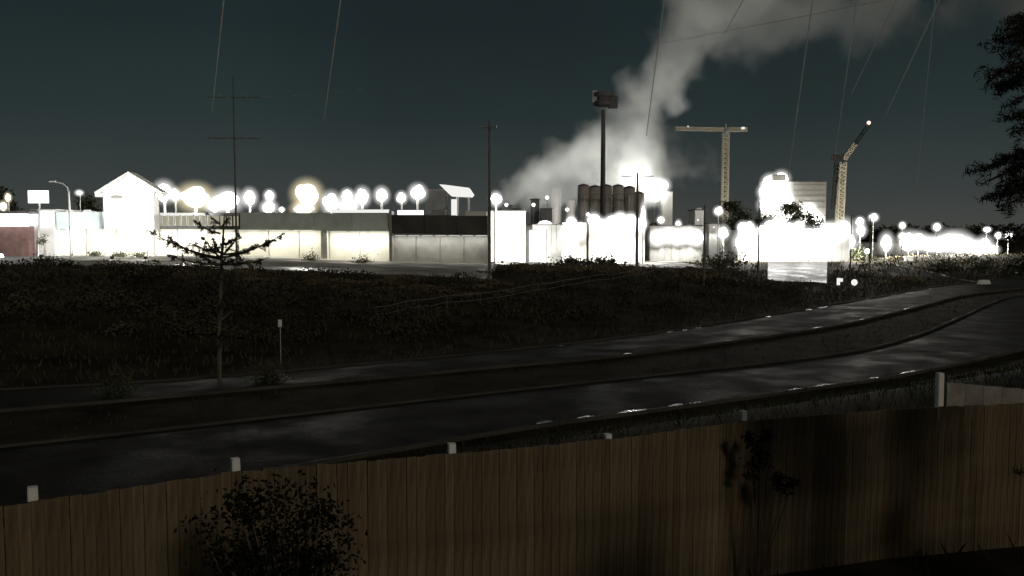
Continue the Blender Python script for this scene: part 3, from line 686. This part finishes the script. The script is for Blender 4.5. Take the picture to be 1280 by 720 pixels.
# streetlight, small lamps by the left shop
st = thing('street_lamp', gp(89, 140), 'tall unlit street lamp with its arm bent left', 'street lamp')
a, b = at(86, 240, 140), at(90, 330, 140); gg = gz(89, 140)
MB().tube([(b.x, 140, gg-0.1), (a.x, 140, a.z)], [0.24, 0.15], 9).build('pole', 'steel', st)
c = at(79, 229.5, 140); d = at(67, 227, 140)
MB().tube([(a.x, 140, a.z-0.05), (at(84, 234, 140)), c, d], [0.15, 0.12, 0.1, 0.08], 8).build('arm', 'steel', st)
MB().box((d.x-.2, 140, d.z), (1.1, 0.4, 0.2), 0, .08).build('lamp_head', 'trim', st)
lamp(99, 241, 9, 7, 165, 'dull mushroom-shaped lamp on a pole between street lamp and gable', 'soft', None, 0, 2)
for px, w, lab in [(83, 14, 'low pale skylight left on the roof by the street lamp'), (108, 9, 'low pale skylight right on the roof by the street lamp')]:
    t = thing('skylight', (*at(px, 264, 153).xy, at(px, 265, 153).z), lab, 'skylight'); a = at(px, 263.5, 153)
    MB().box((a.x, 153.4, a.z), (w*.138, .8, .35), 0, .1, .8).build('lit_dome', 'soft', t); MB().box((a.x, 153.4, a.z-.24), (w*.138+.2, 1, .12)).build('kerb_frame', 'trim', t)

# ------------------------------------------------------------------ poles and wires
def upole(px, top, Y, arms, label, r=0.085, name='utility_pole', group='utility poles'):
    x, y, z = gp(px, Y); zt = zat(top, Y); t = thing(name, (x, y, z), label, 'utility pole', group)
    MB().tube([(x, y, z-0.3), (x, y, zt)], [r, r*0.65], 9).build('pole', 'wood', t)
    for py, half in arms:
        za = zat(py, Y); MB().box((x, y-r-0.02, za), (half*2/F*Y, 0.12, 0.14)).build('crossarm', 'wood', t)
        for k in (-0.92, -0.5, 0.5, 0.92): MB().lathe((x+k*half/F*Y, y-r-0.02, za+0.07), [(0.03, 0), (0.06, 0.06), (0.03, 0.1), (0.055, 0.16), (0.02, 0.22)], 8).build('insulator', 'trim', t)
    return t
upole(296, 95, 117, [(122, 32), (173, 32)], 'tall pale double-crossarm pole behind the young conifer', 0.15)
upole(612, 152, 116, [(160, 10)], 'dark slim pole at the right end of the shop row', 0.23)
upole(796, 216, 135, [(220.5, 20)], 'crossarm pole against the bright steam by the silos', 0.26)
upole(880, 256, 118, [], 'slim pole without arms before the small pale building', 0.16)
upole(948, 252, 122, [], 'slim pole without arms left of the large white plant building', 0.16)
upole(1063, 268, 150, [], 'slim dark pole right of the luffing crane base', 0.13)
upole(1087, 272, 150, [], 'slim dark pole between two small floodlights on the right', 0.13)
hp = upole(1560, -120, 30, [(-100, 20)], 'utility pole out of view on the right holding the sky wires')
def wire(pts, label, r=0.02, group=None):
    P = [Vector(p) for p in pts]; o = []
    for a, b in zip(P, P[1:]):
        for k in range(16): t = k/16; q = a.lerp(b, t); q.z -= 4*t*(1-t)*0.012*(b-a).length; o.append(q)
    o.append(P[-1]); w = MB().tube(o, r, 5).build('overhead_wire', 'wire'); tag(w, label, 'wire', group)
wire([at(325, 121, 117), at(1575, -98, 30)], 'faint overhead wire rising right across the sky from the double-crossarm pole', 0.011)
# high mast
x, y, z = gp(753, 235); hm = thing('high_mast', (x, y, z), 'very tall dark mast with a boxy ring head before the steam', 'mast')
MB().tube([(x, y, z-.2), (x, y, zat(137, 235))], [0.75, 0.55], 12).build('shaft', 'dark', hm)
MB().lathe((x, y, zat(126, 235)), [(1.2, -1.6), (2.6, -1.2), (2.6, -.2), (2.1, 0), (2.1, .9), (2.9, 1.0), (2.9, 2.0), (1.0, 2.2)], 12).build('head_platform', 'dark', hm)
a = at(766, 128, 235); MB().box((a.x, y-.4, a.z), (2.4, 1.6, 3.2), 0, .1).build('antenna_box', 'dark', hm); a = at(743, 121, 235); MB().box((a.x, y-.4, a.z), (1.2, 1.2, 3.0), 0, .1).build('antenna_box', 'trim', hm)
# two-rail fence up the bank
gr = thing('rail_fence', hit(640, 372), 'long two-rail metal fence climbing the bank towards the silos', 'fence')
pts = [hit(px, py) for px, py in [(470, 401), (540, 389), (640, 374), (720, 360), (800, 346), (880, 331)]]
pts = [Vector((q.x, q.y, h1(q.x, q.y))) for q in crom([(p.x, p.y) for p in pts], 5)]
for dz in (0.45, 1.05): MB().tube([p+Vector((0, 0, dz)) for p in pts], 0.026, 6).build('rail', 'wood', gr)
for p in pts[::2]: MB().tube([p-Vector((0, 0, .1)), p+Vector((0, 0, 1.1))], 0.026, 6).build('post', 'wood', gr)
# marker post on the bank, left
x, y, z = tuple(hit(351, 455)); mk = thing('marker_post', (x, y, z), 'thin marker post with a small white top on the dark bank', 'post')
zt = zat(404, y); MB().tube([(x, y, z-.1), (x, y, zt)], 0.03, 6).build('post', 'steel', mk); MB().box((x, y-.04, zt), (.22, .05, .45)).build('plate', 'postw', mk)

# ------------------------------------------------------------------ centre: sheds and floodlights
def shed(px0, px1, py0, Y, depth, label, wall='greywall', n=6, name='shed', roof=True, pitch=0):
    xa, xb = (px0-640)/F*Y, (px1-640)/F*Y; xm = (xa+xb)/2; g_ = h1(xm, Y); zt = zat(py0, Y)
    t = thing(name, (xm, Y, g_), label, 'building')
    MB().box((xm, Y+depth/2+.2, (g_+zt)/2), (xb-xa-.1, depth, zt-g_+.6)).build('shell', wall, t)
    for k in range(n):
        w = (xb-xa)/n; MB().box((xa+(k+.5)*w, Y+.1, (g_+zt)/2), (w-.05, .12, zt-g_+.5)).build('wall_panel', wall, t)
    if roof: MB().box((xm, Y+depth/2, zt+.35), (xb-xa+.5, depth+.6, .22)).build('roof', 'roofm', t)
    return t
def wall_lamp(root, px, py, Y, power, m='lamp', r=0.55, spot=110, tilt=6):
    a = at(px, py, Y); MB().ball((a.x, Y-.5, a.z), (r, .4, r*.9), 10, 7, .05).build('wall_lamp', m, root, True)
    if r > .8: halo(root, (a.x, Y-.6, a.z), r*1.75, r*1.75)
    light('SPOT', (a.x, Y-1.1, a.z), (a.x, Y-.2, a.z-tilt), power, root, (1, .98, .93), .25, spot=spot)
s1 = shed(613, 657, 266, 165, 14, 'white floodlit shed just right of the dark slim pole', 'white', 5)
floodlight(628, 150.5, at(632, 298, 165), 52000, 'ground floodlight aimed at the white shed by the slim pole')
s2 = shed(657, 702, 283, 170, 14, 'grey corrugated shed with one glowing door', 'greywall', 7)
bx(MB(), 662, 682, 288, 331, 169.6, .3).build('lit_door', 'sign', s2)
lamp(620, 249, 14, 17, 162, 'lamp on the corner of the white floodlit shed', 'lamp', G1, 0)
a = at(683, 281, 165); t = thing('lit_roof_vent', (a.x, 172, zat(282.5, 172)), 'small glowing vent on the grey corrugated shed roof', 'vent')
MB().lathe((a.x, 172, zat(281.5, 172)), [(1.1, 0), (1.5, .15), (1.0, .7), (.3, .9)], 10).build('lit_hood', 'sign', t)
s3 = shed(702, 733, 280, 172, 12, 'white lit shed left of the tall mast base', 'white', 4, roof=False)
wall_lamp(s3, 714, 277, 171, 8500, r=.9); wall_lamp(s3, 707, 290, 171, 8500, r=1.2); wall_lamp(s3, 724, 287, 171, 8500, r=1.2)
s4 = shed(736, 806, 277, 176, 16, 'longest white glaring shed under the silos', 'white', 8, roof=False)
for px, py in [(742, 275), (754, 281), (765, 277), (776, 274), (788, 275), (800, 280)]: wall_lamp(s4, px, py, 175, 8000, r=1.2)
s5 = shed(812, 877, 284, 186, 12, 'grey shed front with a row of scalloped wall lamps', 'greywall', 7)
for px, py in [(822, 297), (835, 294), (848, 296), (860, 294), (870, 297)]: wall_lamp(s5, px, py, 186, 5000, r=1.5, spot=75, tilt=12)
lamp(804, 272, 7, 36, 168, 'tall thin glowing lamp column at the right end of the glaring shed', 'lamp', 'bright area lamps', 2500, 1)
for px, py, w, h, Y, lab in [(826, 275, 9, 9, 200, 'small round lamp right of the silos'), (848, 282, 8, 13, 200, 'upright oval lamp above the scalloped shed'),
        (774, 273, 14, 14, 182, 'round lamp on the roof of the glaring shed'), (898, 264, 11, 11, 210, 'lamp at the foot of the tower crane'), (904, 291, 14, 17, 190, 'lamp low right of the small pale building'),
        (937, 283, 12, 12, 205, 'left lamp before the dark tree clump'), (970, 276, 8, 9, 205, 'right small lamp before the dark tree clump'),
        (818, 240, 26, 28, 340, 'largest flood lamp at the right end of the silos'), (828, 232, 18, 16, 342, 'upper flood lamp at the right end of the silos')]:
    lamp(px, py, w, h, Y, lab, 'lamp', 'bright area lamps', 0)
pb = shed(868, 881, 264, 215, 8, 'small pale building with a stepped top behind the slim pole', 'white', 2, 'small_building')
bx(MB(), 871, 877, 260, 264, 215.5, 3).build('roof_box', 'white', pb); wall_lamp(pb, 872, 275, 214, 300, 'soft', .3)
s6 = shed(886, 899, 281, 215, 8, 'low pale building right of the stepped one', 'white', 2, 'small_building'); wall_lamp(s6, 892, 284, 214, 900, 'soft', .3)
wb = shed(826, 840, 240, 345, 10, 'pale plant block beside the flood lamps right of the silos', 'white', 3, 'plant_block'); 
# plant clutter behind
for px0, px1, py, Y, lab in [(628, 640, 258, 300, 'pale low plant block behind the corner lamp'), (640, 650, 262, 305, 'dark plant block behind the white shed'),
                             (664, 674, 250, 310, 'dark square plant block left of the grey tower'), (676, 690, 262, 300, 'long low plant block below the grey tower')]:
    shed(px0, px1, py, Y, 10, lab, 'plant', 2, 'plant_block')
def tank(px, w, top, Y, label, name='silo', dome=0.22, group=None, m='silo'):
    x = (px-640)/F*Y; r = w/2/F*Y; z = h1(x, Y); zt = zat(top, Y)
    t = thing(name, (x, Y, z), label, name.replace('_', ' '), group)
    MB().lathe((x, Y, z), [(r, -.3), (r, zt-z-r*dome*2)], 18).build('wall', m, t, True)
    zc = zt-r*dome*2; MB().lathe((x, Y, zc), [(r*1.03, 0), (r*.8, r*dome*.9), (r*.42, r*dome*1.5), (r*.18, r*dome*1.75), (r*.16, r*dome*2)], 18).build('roof', 'roofm', t)
    for k in range(1, 6):
        zz = z+(zc-z)*k/6; MB().lathe((x, Y, zz), [(r*1.0, 0), (r*1.025, .12), (r*1.025, .3), (r, .42)], 18).build('hoop', m, t)
    return t
tank(695, 13, 234, 500, 'grey round tower standing left of the silo row in the steam', 'tank_tower', .1)
tank(713, 12, 248, 505, 'short round tank between grey tower and silo row', 'storage_tank')
for i, (px, top) in enumerate([(729, 229.5), (743, 231), (757, 230), (772, 230), (786, 232), (797, 239)]):
    tank(px, 14.6, top, 300, ['leftmost silo of the row behind the glaring shed', 'second silo from the left, just left of the tall mast', 'silo right behind the tall mast', 'fourth silo from the left in the row', 'fifth silo, behind the crossarm of the pole', 'rightmost and lowest silo of the row'][i], group='silos in a row')

for px, py, lab in [(684, 247, 'small work light left of the grey tower'), (633, 256, 'small work light over the pale low plant block'), (667, 256, 'tiny work light on the dark plant block'), (709, 262, 'tiny work light under the short tank'), (735, 268, 'tiny work light at the foot of the left silos')]:
    lamp(px, py, 4.5, 4.5, 296, lab, 'lampc', 'plant work lights', 0, 2, 'work_light')
wk = thing('silo_walkway', (xat(762, 297), 297, h1(30, 297)), 'thin railed walkway and pipes along the silo row', 'walkway')
za = zat(243, 296); xa_, xb_ = (723-640)/F*296, (792-640)/F*296
MB().box(((xa_+xb_)/2, 295.3, za), (xb_-xa_, .9, .18)).build('deck', 'plant', wk)
for dz in (.55, 1.1): MB().tube([(xa_, 294.9, za+dz), (xb_, 294.9, za+dz)], .07, 5).build('rail', 'trim', wk)
for k in range(13): x = xa_+(xb_-xa_)*k/12; MB().tube([(x, 294.9, za), (x, 294.9, za+1.1)], .06, 5).build('post', 'trim', wk)
for k in range(5): x = xa_+(xb_-xa_)*(k+.5)/5; MB().tube([(x, 295.2, za-14), (x, 295.2, za+.1)], .22, 7).build('pipe', 'trim', wk)

# ------------------------------------------------------------------ right: white plant building, long shed, lamps
wp = shed(951, 1031, 228, 330, 4, 'large white plant building with a gridded upper right corner', 'white', 8, 'plant_building')
for k in range(5):
    z = zat(231+k*7, 330); MB().box(((1010-640)/F*330, 329.9, z), (40/F*330, .16, .22)).build('girt', 'trim', wp)
a = at(974, 222, 326); MB().box((a.x, 327.5, a.z), (5, 3, 2.4)).build('roof_unit', 'white', wp)
for px, py in [(962, 228), (976, 224), (957, 240), (957, 256), (968, 250), (975, 238)]: wall_lamp(wp, px, py, 329, 130000, r=2.6, spot=140, tilt=14)
wall_lamp(wp, 985, 250, 329, 40000, r=1.6, spot=140); wall_lamp(wp, 1012, 262, 329, 40000, r=1.8, spot=120); wall_lamp(wp, 1020, 275, 329, 30000, r=2.0, spot=120)
TL = ['dark tree at the left end of the clump under the crane', 'second dark tree of the clump left of the white building', 'dark tree standing before the left corner of the white building',
      'tallest dark tree before the middle of the white building', 'dark tree right of the tallest in the clump', 'low dark tree at the right end of the clump']
for i, (px, top, w) in enumerate([(915, 249, 34), (935, 262, 34), (958, 266, 34), (991, 247, 30), (1012, 264, 34), (1034, 280, 26)]):
    x, y, z = gp(px, 240); hh = zat(top, 240)-z; tree('broad_tree', (x, y, z), hh, w/2/F*240*1.15, TL[i], 'tree', 'dark trees before the white building', 1500, .42, .25, 'shrub', .12, 20+i)
s7 = shed(922, 1062, 289, 198, 18, 'long glaring white shed behind the wet forecourt', 'white', 14, roof=False)
for k in range(12):
    px = 928+k*11.6; wall_lamp(s7, px, 289+random.uniform(-4, 6)-(3 if k % 3 == 0 else 0), 197, 2600, r=random.uniform(1.0, 1.6), spot=120)
for px, py, w, h, Y, lab, m in [
    (1075, 277, 11, 11, 230, 'upper left floodlight of the pair around the slim dark pole', 'lampc'), (1076, 288, 13, 16, 232, 'bright panel-like lamp under the upper left floodlight', 'lampc'), (1092, 272, 11, 10, 228, 'highest small floodlight right of the slim dark pole', 'lampc'),
    (1108, 303, 15, 23, 225, 'upright bright lamp left of the long lamp row', 'lamp'), (1128, 282, 8, 9, 240, 'upper small lamp at the left of the long lamp row', 'lamp'), (1128, 295, 9, 9, 240, 'lower small lamp at the left of the long lamp row', 'lamp'),
    (1171, 284, 10, 10, 240, 'single lamp high above the long lamp row', 'lamp'), (1234, 287, 9, 7, 260, 'leftmost of the three small lamps near the right edge', 'lamp'), (1248, 294, 8, 9, 260, 'middle of the three small lamps near the right edge', 'lamp'), (1261, 295, 11, 10, 260, 'rightmost of the three small lamps near the right edge', 'lamp'),
    (1040, 288, 22, 20, 205, 'lamp cluster left of the luffing crane foot', 'lamp'), (1055, 286, 22, 24, 207, 'lamp cluster right of the luffing crane foot', 'lamp'), (1062, 302, 18, 20, 204, 'low lamp at the right end of the long glaring shed', 'lamp'),
    (928, 303, 22, 24, 196, 'low lamp at the left end of the long glaring shed', 'lamp')]:
    lamp(px, py, w, h, Y, lab, m, 'bright area lamps on the right', 22000 if px in (1108, 1062, 928) else 0)
RL = [(1136, 303, 24, 26), (1148, 302, 22, 22), (1160, 305, 22, 20), (1172, 306, 24, 22), (1185, 303, 26, 26), (1198, 304, 26, 28), (1210, 307, 22, 22), (1221, 310, 20, 18), (1231, 307, 18, 22), (1240, 312, 16, 12)]
for i, (px, py, w, h) in enumerate(RL):
    lamp(px, py, w, h, 250+2*i, ['first', 'second', 'third', 'fourth', 'fifth', 'sixth', 'seventh', 'eighth', 'ninth', 'tenth and last'][i]+' glare lamp from the left in the long lamp row at the right', 'lamp', 'long lamp row on the right', 26000 if i in (1, 4, 7) else 0)
lb = shed(1062, 1128, 305, 250, 10, 'low pale wall linking the long shed and the lamp row', 'greywall', 6, 'low_wall')
# small roadside signs and lit posts on the right
def sign(px, py, w, h, base, Y, label, m='postw', disc=False):
    a = at(px, py, Y); g_ = h1(a.x, Y); t = thing('road_sign', (a.x, Y, g_), label, 'sign'); s_ = Y/F
    MB().tube([(a.x, Y+.06, g_-.1), (a.x, Y+.06, a.z)], .05, 6).build('post', 'steel', t)
    if disc: MB().tube([(a.x, Y-.03, a.z), (a.x, Y+.03, a.z)], w/2*s_, 14).build('plate', m, t)
    else: MB().box(a, (w*s_, .06, h*s_), 0, .0).build('plate', m, t)
    return t
t = sign(1048, 352, 4, 9, 356, 128, 'small white upright sign with a flag-like top by the far road', 'soft'); a = at(1051, 350, 128); MB().box(a, (.6, .05, .5)).build('flag_plate', 'soft', t)
sign(1068, 353, 8, 7, 356, 128, 'small white round sign beside the flag-like sign', 'soft', True)
t = thing('lit_post', gp(1085, 190), 'short lit white post with a round lamp before the dark bush', 'post'); a = at(1084, 314, 190)
MB().tube([gp(1085, 190), a], .28, 8).build('post', 'white', t); MB().ball(a, .55, 10, 7).build('lamp_globe', 'lamp', t); q = at(1079, 333, 188); MB().box(q, (1.6, .8, .9), 0, .1).build('base_box', 'soft', t)
t = thing('lit_column', gp(1136, 205), 'pale lit column under the left end of the long lamp row', 'post'); a = at(1136, 322, 205); MB().box((a.x, 205, (a.z+gz(1136, 205))/2), (1.9, .8, a.z-gz(1136, 205)), 0, .1).build('column', 'white', t)
MB().box((a.x, 205, a.z+.2), (2.3, 1.1, .3), 0, .1).build('capital', 'white', t); light('SPOT', (a.x, 203, a.z+1.5), (a.x, 205, a.z-3), 260, t, spot=90)
t = thing('white_block', hit(1230, 356), 'pale low concrete block beside the wet side road', 'barrier'); p = Vector(t.location); MB().box(p+Vector((0, 0, .35)), (2.2, .8, .8), .2, .1, .7).build('block', 'postw', t)
shrub(gp(1073, 205), 2.6, 2.6, 'dark bush left of the short lit post', n=500, size=.3)
for px, Y, r, hh, lab in [(1180, 170, 4, 2.2, 'dark scrubby bush left above the wet side road'), (1225, 175, 5, 2.6, 'dark scrubby bush right above the wet side road'), (1265, 160, 5, 2.8, 'dark scrubby bush at the right edge above the side road'), (715, 150, 3, 1.6, 'dark bush below the lit shed left of the mast'), (752, 152, 4, 1.6, 'dark bush below the glaring shed'), (905, 160, 4.5, 2.4, 'dark bush below the low pale building')]:
    shrub(gp(px, Y), r, hh, lab, n=600, size=.3)

# ------------------------------------------------------------------ cranes
def lattice(mb, p, q, w, r, n):
    p, q = Vector(p), Vector(q); d = (q-p).normalized(); u = d.cross(Vector((0, 1, 0))).normalized(); v_ = d.cross(u)
    cs = [(u*a+v_*b)*w/2 for a, b in ((-1, -1), (1, -1), (1, 1), (-1, 1))]
    for c in cs: mb.tube([p+c, q+c], r, 5)
    for i in range(n):
        a, b = p.lerp(q, i/n), p.lerp(q, (i+1)/n)
        for k in range(4): mb.tube([a+cs[k], b+cs[(k+1) % 4]], r*.7, 4); mb.tube([a+cs[k], a+cs[(k+1) % 4]], r*.7, 4)
Yc = 380
x, y, z = gp(905, Yc); tcn = thing('tower_crane', (x, y, z), 'hammerhead tower crane with its jib pointing left', 'crane')
mb = MB(); lattice(mb, (x, y, z), (x, y, zat(166, Yc)), 2.2, .34, 24); mb.build('mast', 'crane', tcn)
zj = zat(162, Yc)
mb = MB(); lattice(mb, (x-1, y, zj), ((842-640)/F*Yc, y, zj+.4), 1.3, .2, 16); mb.build('jib', 'crane', tcn)
mb = MB(); lattice(mb, (x+1, y, zj), ((931-640)/F*Yc, y, zj), 1.5, .24, 6); mb.build('counter_jib', 'crane', tcn)
MB().box(((926-640)/F*Yc, y, zj-.2), (3.6, 1.6, 1.6), 0, .2).build('counterweight', 'trim', tcn); MB().box((x+.2, y-1.4, zj-1.6), (1.7, 1.6, 2), 0, .15).build('cab', 'trim', tcn)
MB().tube([(x, y, zj), (x, y, zj+2.4)], [.5, .2], 6).build('apex', 'crane', tcn)
a = at(860, 158.5, Yc); MB().ball(a, .5, 8, 6).build('jib_lamp', 'soft', tcn); a = at(929, 160, Yc-1.2); MB().ball(a, (.9, .5, .5), 8, 6).build('jib_lamp', 'soft', tcn)
x2, y2, z2 = gp(1051, Yc); lc = thing('luffing_crane', (x2, y2, z2), 'luffing crane with raised jib and red-tinged beacon on the right', 'crane')
tp = at(1053, 203, Yc); mb = MB(); lattice(mb, (at(1048, 300, Yc).x, y2, z2), tp, 2.4, .42, 22); mb.build('mast', 'crane', lc)
mb = MB(); tip = at(1086, 156, Yc); pv = at(1055, 199, Yc); lattice(mb, pv, pv.lerp(tip, .45), 1.5, .34, 5); mb.build('jib_foot', 'crane', lc)
mb = MB(); lattice(mb, pv.lerp(tip, .46), tip, 1.2, .1, 8); mb.build('unlit_jib_head', 'dark', lc)  # unlit length of the jib; its shade is put in by dark metal
MB().ball(at(1086, 153.5, Yc), .8, 9, 7).build('beacon', 'red', lc)
c = at(1047, 197, Yc); MB().box((c.x, y2, c.z), (4.4, 2.2, 2.6), 0, .2).build('machinery_deck', 'dark', lc)
mb = MB(); lattice(mb, at(1046, 203, Yc), at(1041, 262, Yc), 1.4, .16, 12); mb.build('hoist_frame', 'dark', lc)
for px, tgt, pw, lab in [(886, (x, y, zat(200, Yc)), 42000, 'plant floodlight aimed up the tower crane mast'), (1040, (tp.x, y2, tp.z-8), 65000, 'plant floodlight aimed up the luffing crane mast')]:
    floodlight(px, 345, tgt, pw, lab, 'plant floodlights', 60, 1.0, (1, .95, .82))

# ------------------------------------------------------------------ steam over the plant
def steam(name, puffs, Y, dens, nscale, warp, thr, vox, lobes_y=0.0):
    P = []
    for px, py, r in puffs: a = at(px, py, Y+random.uniform(-lobes_y, lobes_y)); P.append((a, r/F*Y))
    mb = MB()
    for a, r in P: mb.ball(a, r*1.2+warp*.32, 14, 9)
    m = bpy.data.materials.new(name); m.use_nodes = True; t = m.node_tree; t.nodes.clear(); N = t.nodes.new; L = t.links.new
    o = N('ShaderNodeOutputMaterial'); pvn = N('ShaderNodeVolumePrincipled'); L(pvn.outputs[0], o.inputs['Volume'])
    pvn.inputs['Color'].default_value = (0.93, 0.95, 0.93, 1); pvn.inputs['Anisotropy'].default_value = 0.0
    g_ = N('ShaderNodeNewGeometry')
    n1 = N('ShaderNodeTexNoise'); n1.inputs['Scale'].default_value = nscale; n1.inputs['Detail'].default_value = 6.0; n1.inputs['Roughness'].default_value = .55; L(g_.outputs['Position'], n1.inputs['Vector'])
    s_ = N('ShaderNodeVectorMath'); s_.operation = 'SUBTRACT'; L(n1.outputs['Color'], s_.inputs[0]); s_.inputs[1].default_value = (.5, .5, .5)
    s2_ = N('ShaderNodeVectorMath'); s2_.operation = 'SCALE'; L(s_.outputs[0], s2_.inputs[0]); s2_.inputs['Scale'].default_value = warp
    n4 = N('ShaderNodeTexNoise'); n4.inputs['Scale'].default_value = nscale*3.6; n4.inputs['Detail'].default_value = 3; L(g_.outputs['Position'], n4.inputs['Vector'])
    s4_ = N('ShaderNodeVectorMath'); s4_.operation = 'SUBTRACT'; L(n4.outputs['Color'], s4_.inputs[0]); s4_.inputs[1].default_value = (.5, .5, .5)
    s5_ = N('ShaderNodeVectorMath'); s5_.operation = 'SCALE'; L(s4_.outputs[0], s5_.inputs[0]); s5_.inputs['Scale'].default_value = warp*.42
    p0 = N('ShaderNodeVectorMath'); L(g_.outputs['Position'], p0.inputs[0]); L(s2_.outputs[0], p0.inputs[1])
    pp = N('ShaderNodeVectorMath'); L(p0.outputs[0], pp.inputs[0]); L(s5_.outputs[0], pp.inputs[1])
    prev = None
    for a, r in P:
        d = N('ShaderNodeVectorMath'); d.operation = 'DISTANCE'; L(pp.outputs[0], d.inputs[0]); d.inputs[1].default_value = a
        q = N('ShaderNodeMapRange'); q.interpolation_type = 'SMOOTHSTEP'; L(d.outputs['Value'], q.inputs[0]); q.inputs[1].default_value = r*1.15; q.inputs[2].default_value = r*0.25; q.inputs[3].default_value = 0; q.inputs[4].default_value = 1
        if prev is None: prev = q.outputs[0]
        else:
            mx = N('ShaderNodeMath'); mx.operation = 'ADD'; mx.use_clamp = True; L(prev, mx.inputs[0]); L(q.outputs[0], mx.inputs[1]); prev = mx.outputs[0]
    n2 = N('ShaderNodeTexNoise'); n2.inputs['Scale'].default_value = nscale*1.7; n2.inputs['Detail'].default_value = 5; L(g_.outputs['Position'], n2.inputs['Vector'])
    q = N('ShaderNodeMapRange'); L(n2.outputs[0], q.inputs[0]); q.inputs[1].default_value = .40; q.inputs[2].default_value = .60; q.inputs[3].default_value = thr; q.inputs[4].default_value = 1
    mu = N('ShaderNodeMath'); mu.operation = 'MULTIPLY'; L(prev, mu.inputs[0]); L(q.outputs[0], mu.inputs[1])
    m2_ = N('ShaderNodeMath'); m2_.operation = 'MULTIPLY'; L(mu.outputs[0], m2_.inputs[0]); m2_.inputs[1].default_value = dens; L(m2_.outputs[0], pvn.inputs['Density'])
    ob = mb.build(name, m); md = ob.modifiers.new('remesh', 'REMESH'); md.mode = 'VOXEL'; md.voxel_size = vox; md.use_smooth_shade = True
    struct(ob, 'stuff'); return ob
SY = 470
steam('steam_plume', [(634, 246, 9), (642, 240, 14), (652, 228, 23), (668, 242, 24), (674, 213, 27), (702, 202, 31), (690, 236, 28), (730, 200, 34), (725, 238, 24), (756, 178, 30), (760, 228, 32), (782, 145, 32), (790, 195, 34), (800, 225, 34), (804, 115, 32), (812, 160, 28), (830, 88, 36), (846, 118, 20), (848, 70, 34), (855, 48, 40), (885, 15, 46), (925, -25, 54)], SY, 0.125, 0.026, 30, .42, 6, 9)
steam('drifting_steam', [(850, 190, 26), (870, 205, 26), (835, 215, 26), (905, 60, 30), (950, 25, 56), (985, 40, 40),  (1020, 5, 50), (1090, 5, 55), (1160, -5, 60), (1235, 0, 52), (1300, -10, 60)], SY+20, 0.036, 0.02, 44, .02, 6, 8)
# plant floodlights below and beside the plume
for px, Y, tgt, pw, lab in [(650, 400, (at(700, 190, SY)), 360000, 'left plant floodlight lighting the steam'), (735, 400, (at(780, 120, SY)), 230000, 'middle plant floodlight lighting the steam'), (850, 400, (at(850, 40, SY)), 215000, 'right plant floodlight lighting the steam')]:
    floodlight(px, Y, tgt, pw, lab, 'plant floodlights', 95, 2.0, (1, .98, .93))
a = at(795, 222, SY-12); t = thing('stack_lamp', (a.x, a.y, h1(a.x, a.y)), 'flood lamp glowing in the steam behind the silos', 'lamp'); MB().tube([(a.x, a.y, h1(a.x, a.y)), (a.x, a.y, a.z)], .4, 8).build('pole', 'plant', t); MB().ball(a, (1.5, 1.2, 1.2), 10, 7, .1).build('lamp_head', 'lamp', t)
light('POINT', (a.x, a.y-4, a.z), (0, 0, 0), 30000, t, (1, .98, .92), 1.5)

# ------------------------------------------------------------------ far trees on the horizon
mb = MB(); n = 26000
Yt = rng.uniform(620, 800, n); xt = rng.uniform(-900, 900, n); env = 6+3*np.sin(xt*.021)+2.5*np.sin(xt*.063+1)+2*np.sin(xt*.17)
leafcloud(mb, np.stack([xt, Yt, BANK+rng.uniform(0, 1, n)*np.maximum(env, 3)], 1), 2.2)
struct(mb.build('far_treeline', 'shrub'), 'stuff')

# ------------------------------------------------------------------ slanting pale rain streaks before the sky, built as thin solid strands
for (x0, y0), (x1, y1), D, r, lab in [((283, -30), (265, 140), 5.2, .0022, 'faint rain streak above the gable and the tall crossarm pole'), ((430, -30), (405, 150), 5.4, .0022, 'faint slanted rain streak in the dark sky left of centre'),
        ((834, -30), (808, 170), 4.6, .0026, 'bright slanted rain streak crossing the steam'), ((945, -30), (906, 42), 5.6, .002, 'short rain streak in the steam at the top'), ((1020, -30), (985, 222), 4.8, .0022, 'long rain streak ending above the white plant building'),
        ((1075, -30), (1043, 200), 5.0, .002, 'long rain streak ending at the luffing crane'), ((1135, -30), (1064, 118), 4.9, .002, 'strongly slanted rain streak left of the beacon'), ((1188, -30), (1108, 142), 4.7, .0022, 'strongly slanted rain streak right of the beacon'), ((1172, -30), (1145, 240), 5.8, .0015, 'faintest rain streak on the right of the sky')]:
    a, b = at(x0, y0, D), at(x1, y1, D*1.03); pts = [a.lerp(b, i/10) for i in range(11)]
    tag(MB().tube(pts, [r*2.1*(1-.5*i/10) for i in range(11)], 5).build('rain_streak', 'streak'), lab, 'streak', 'pale rain streaks before the sky')
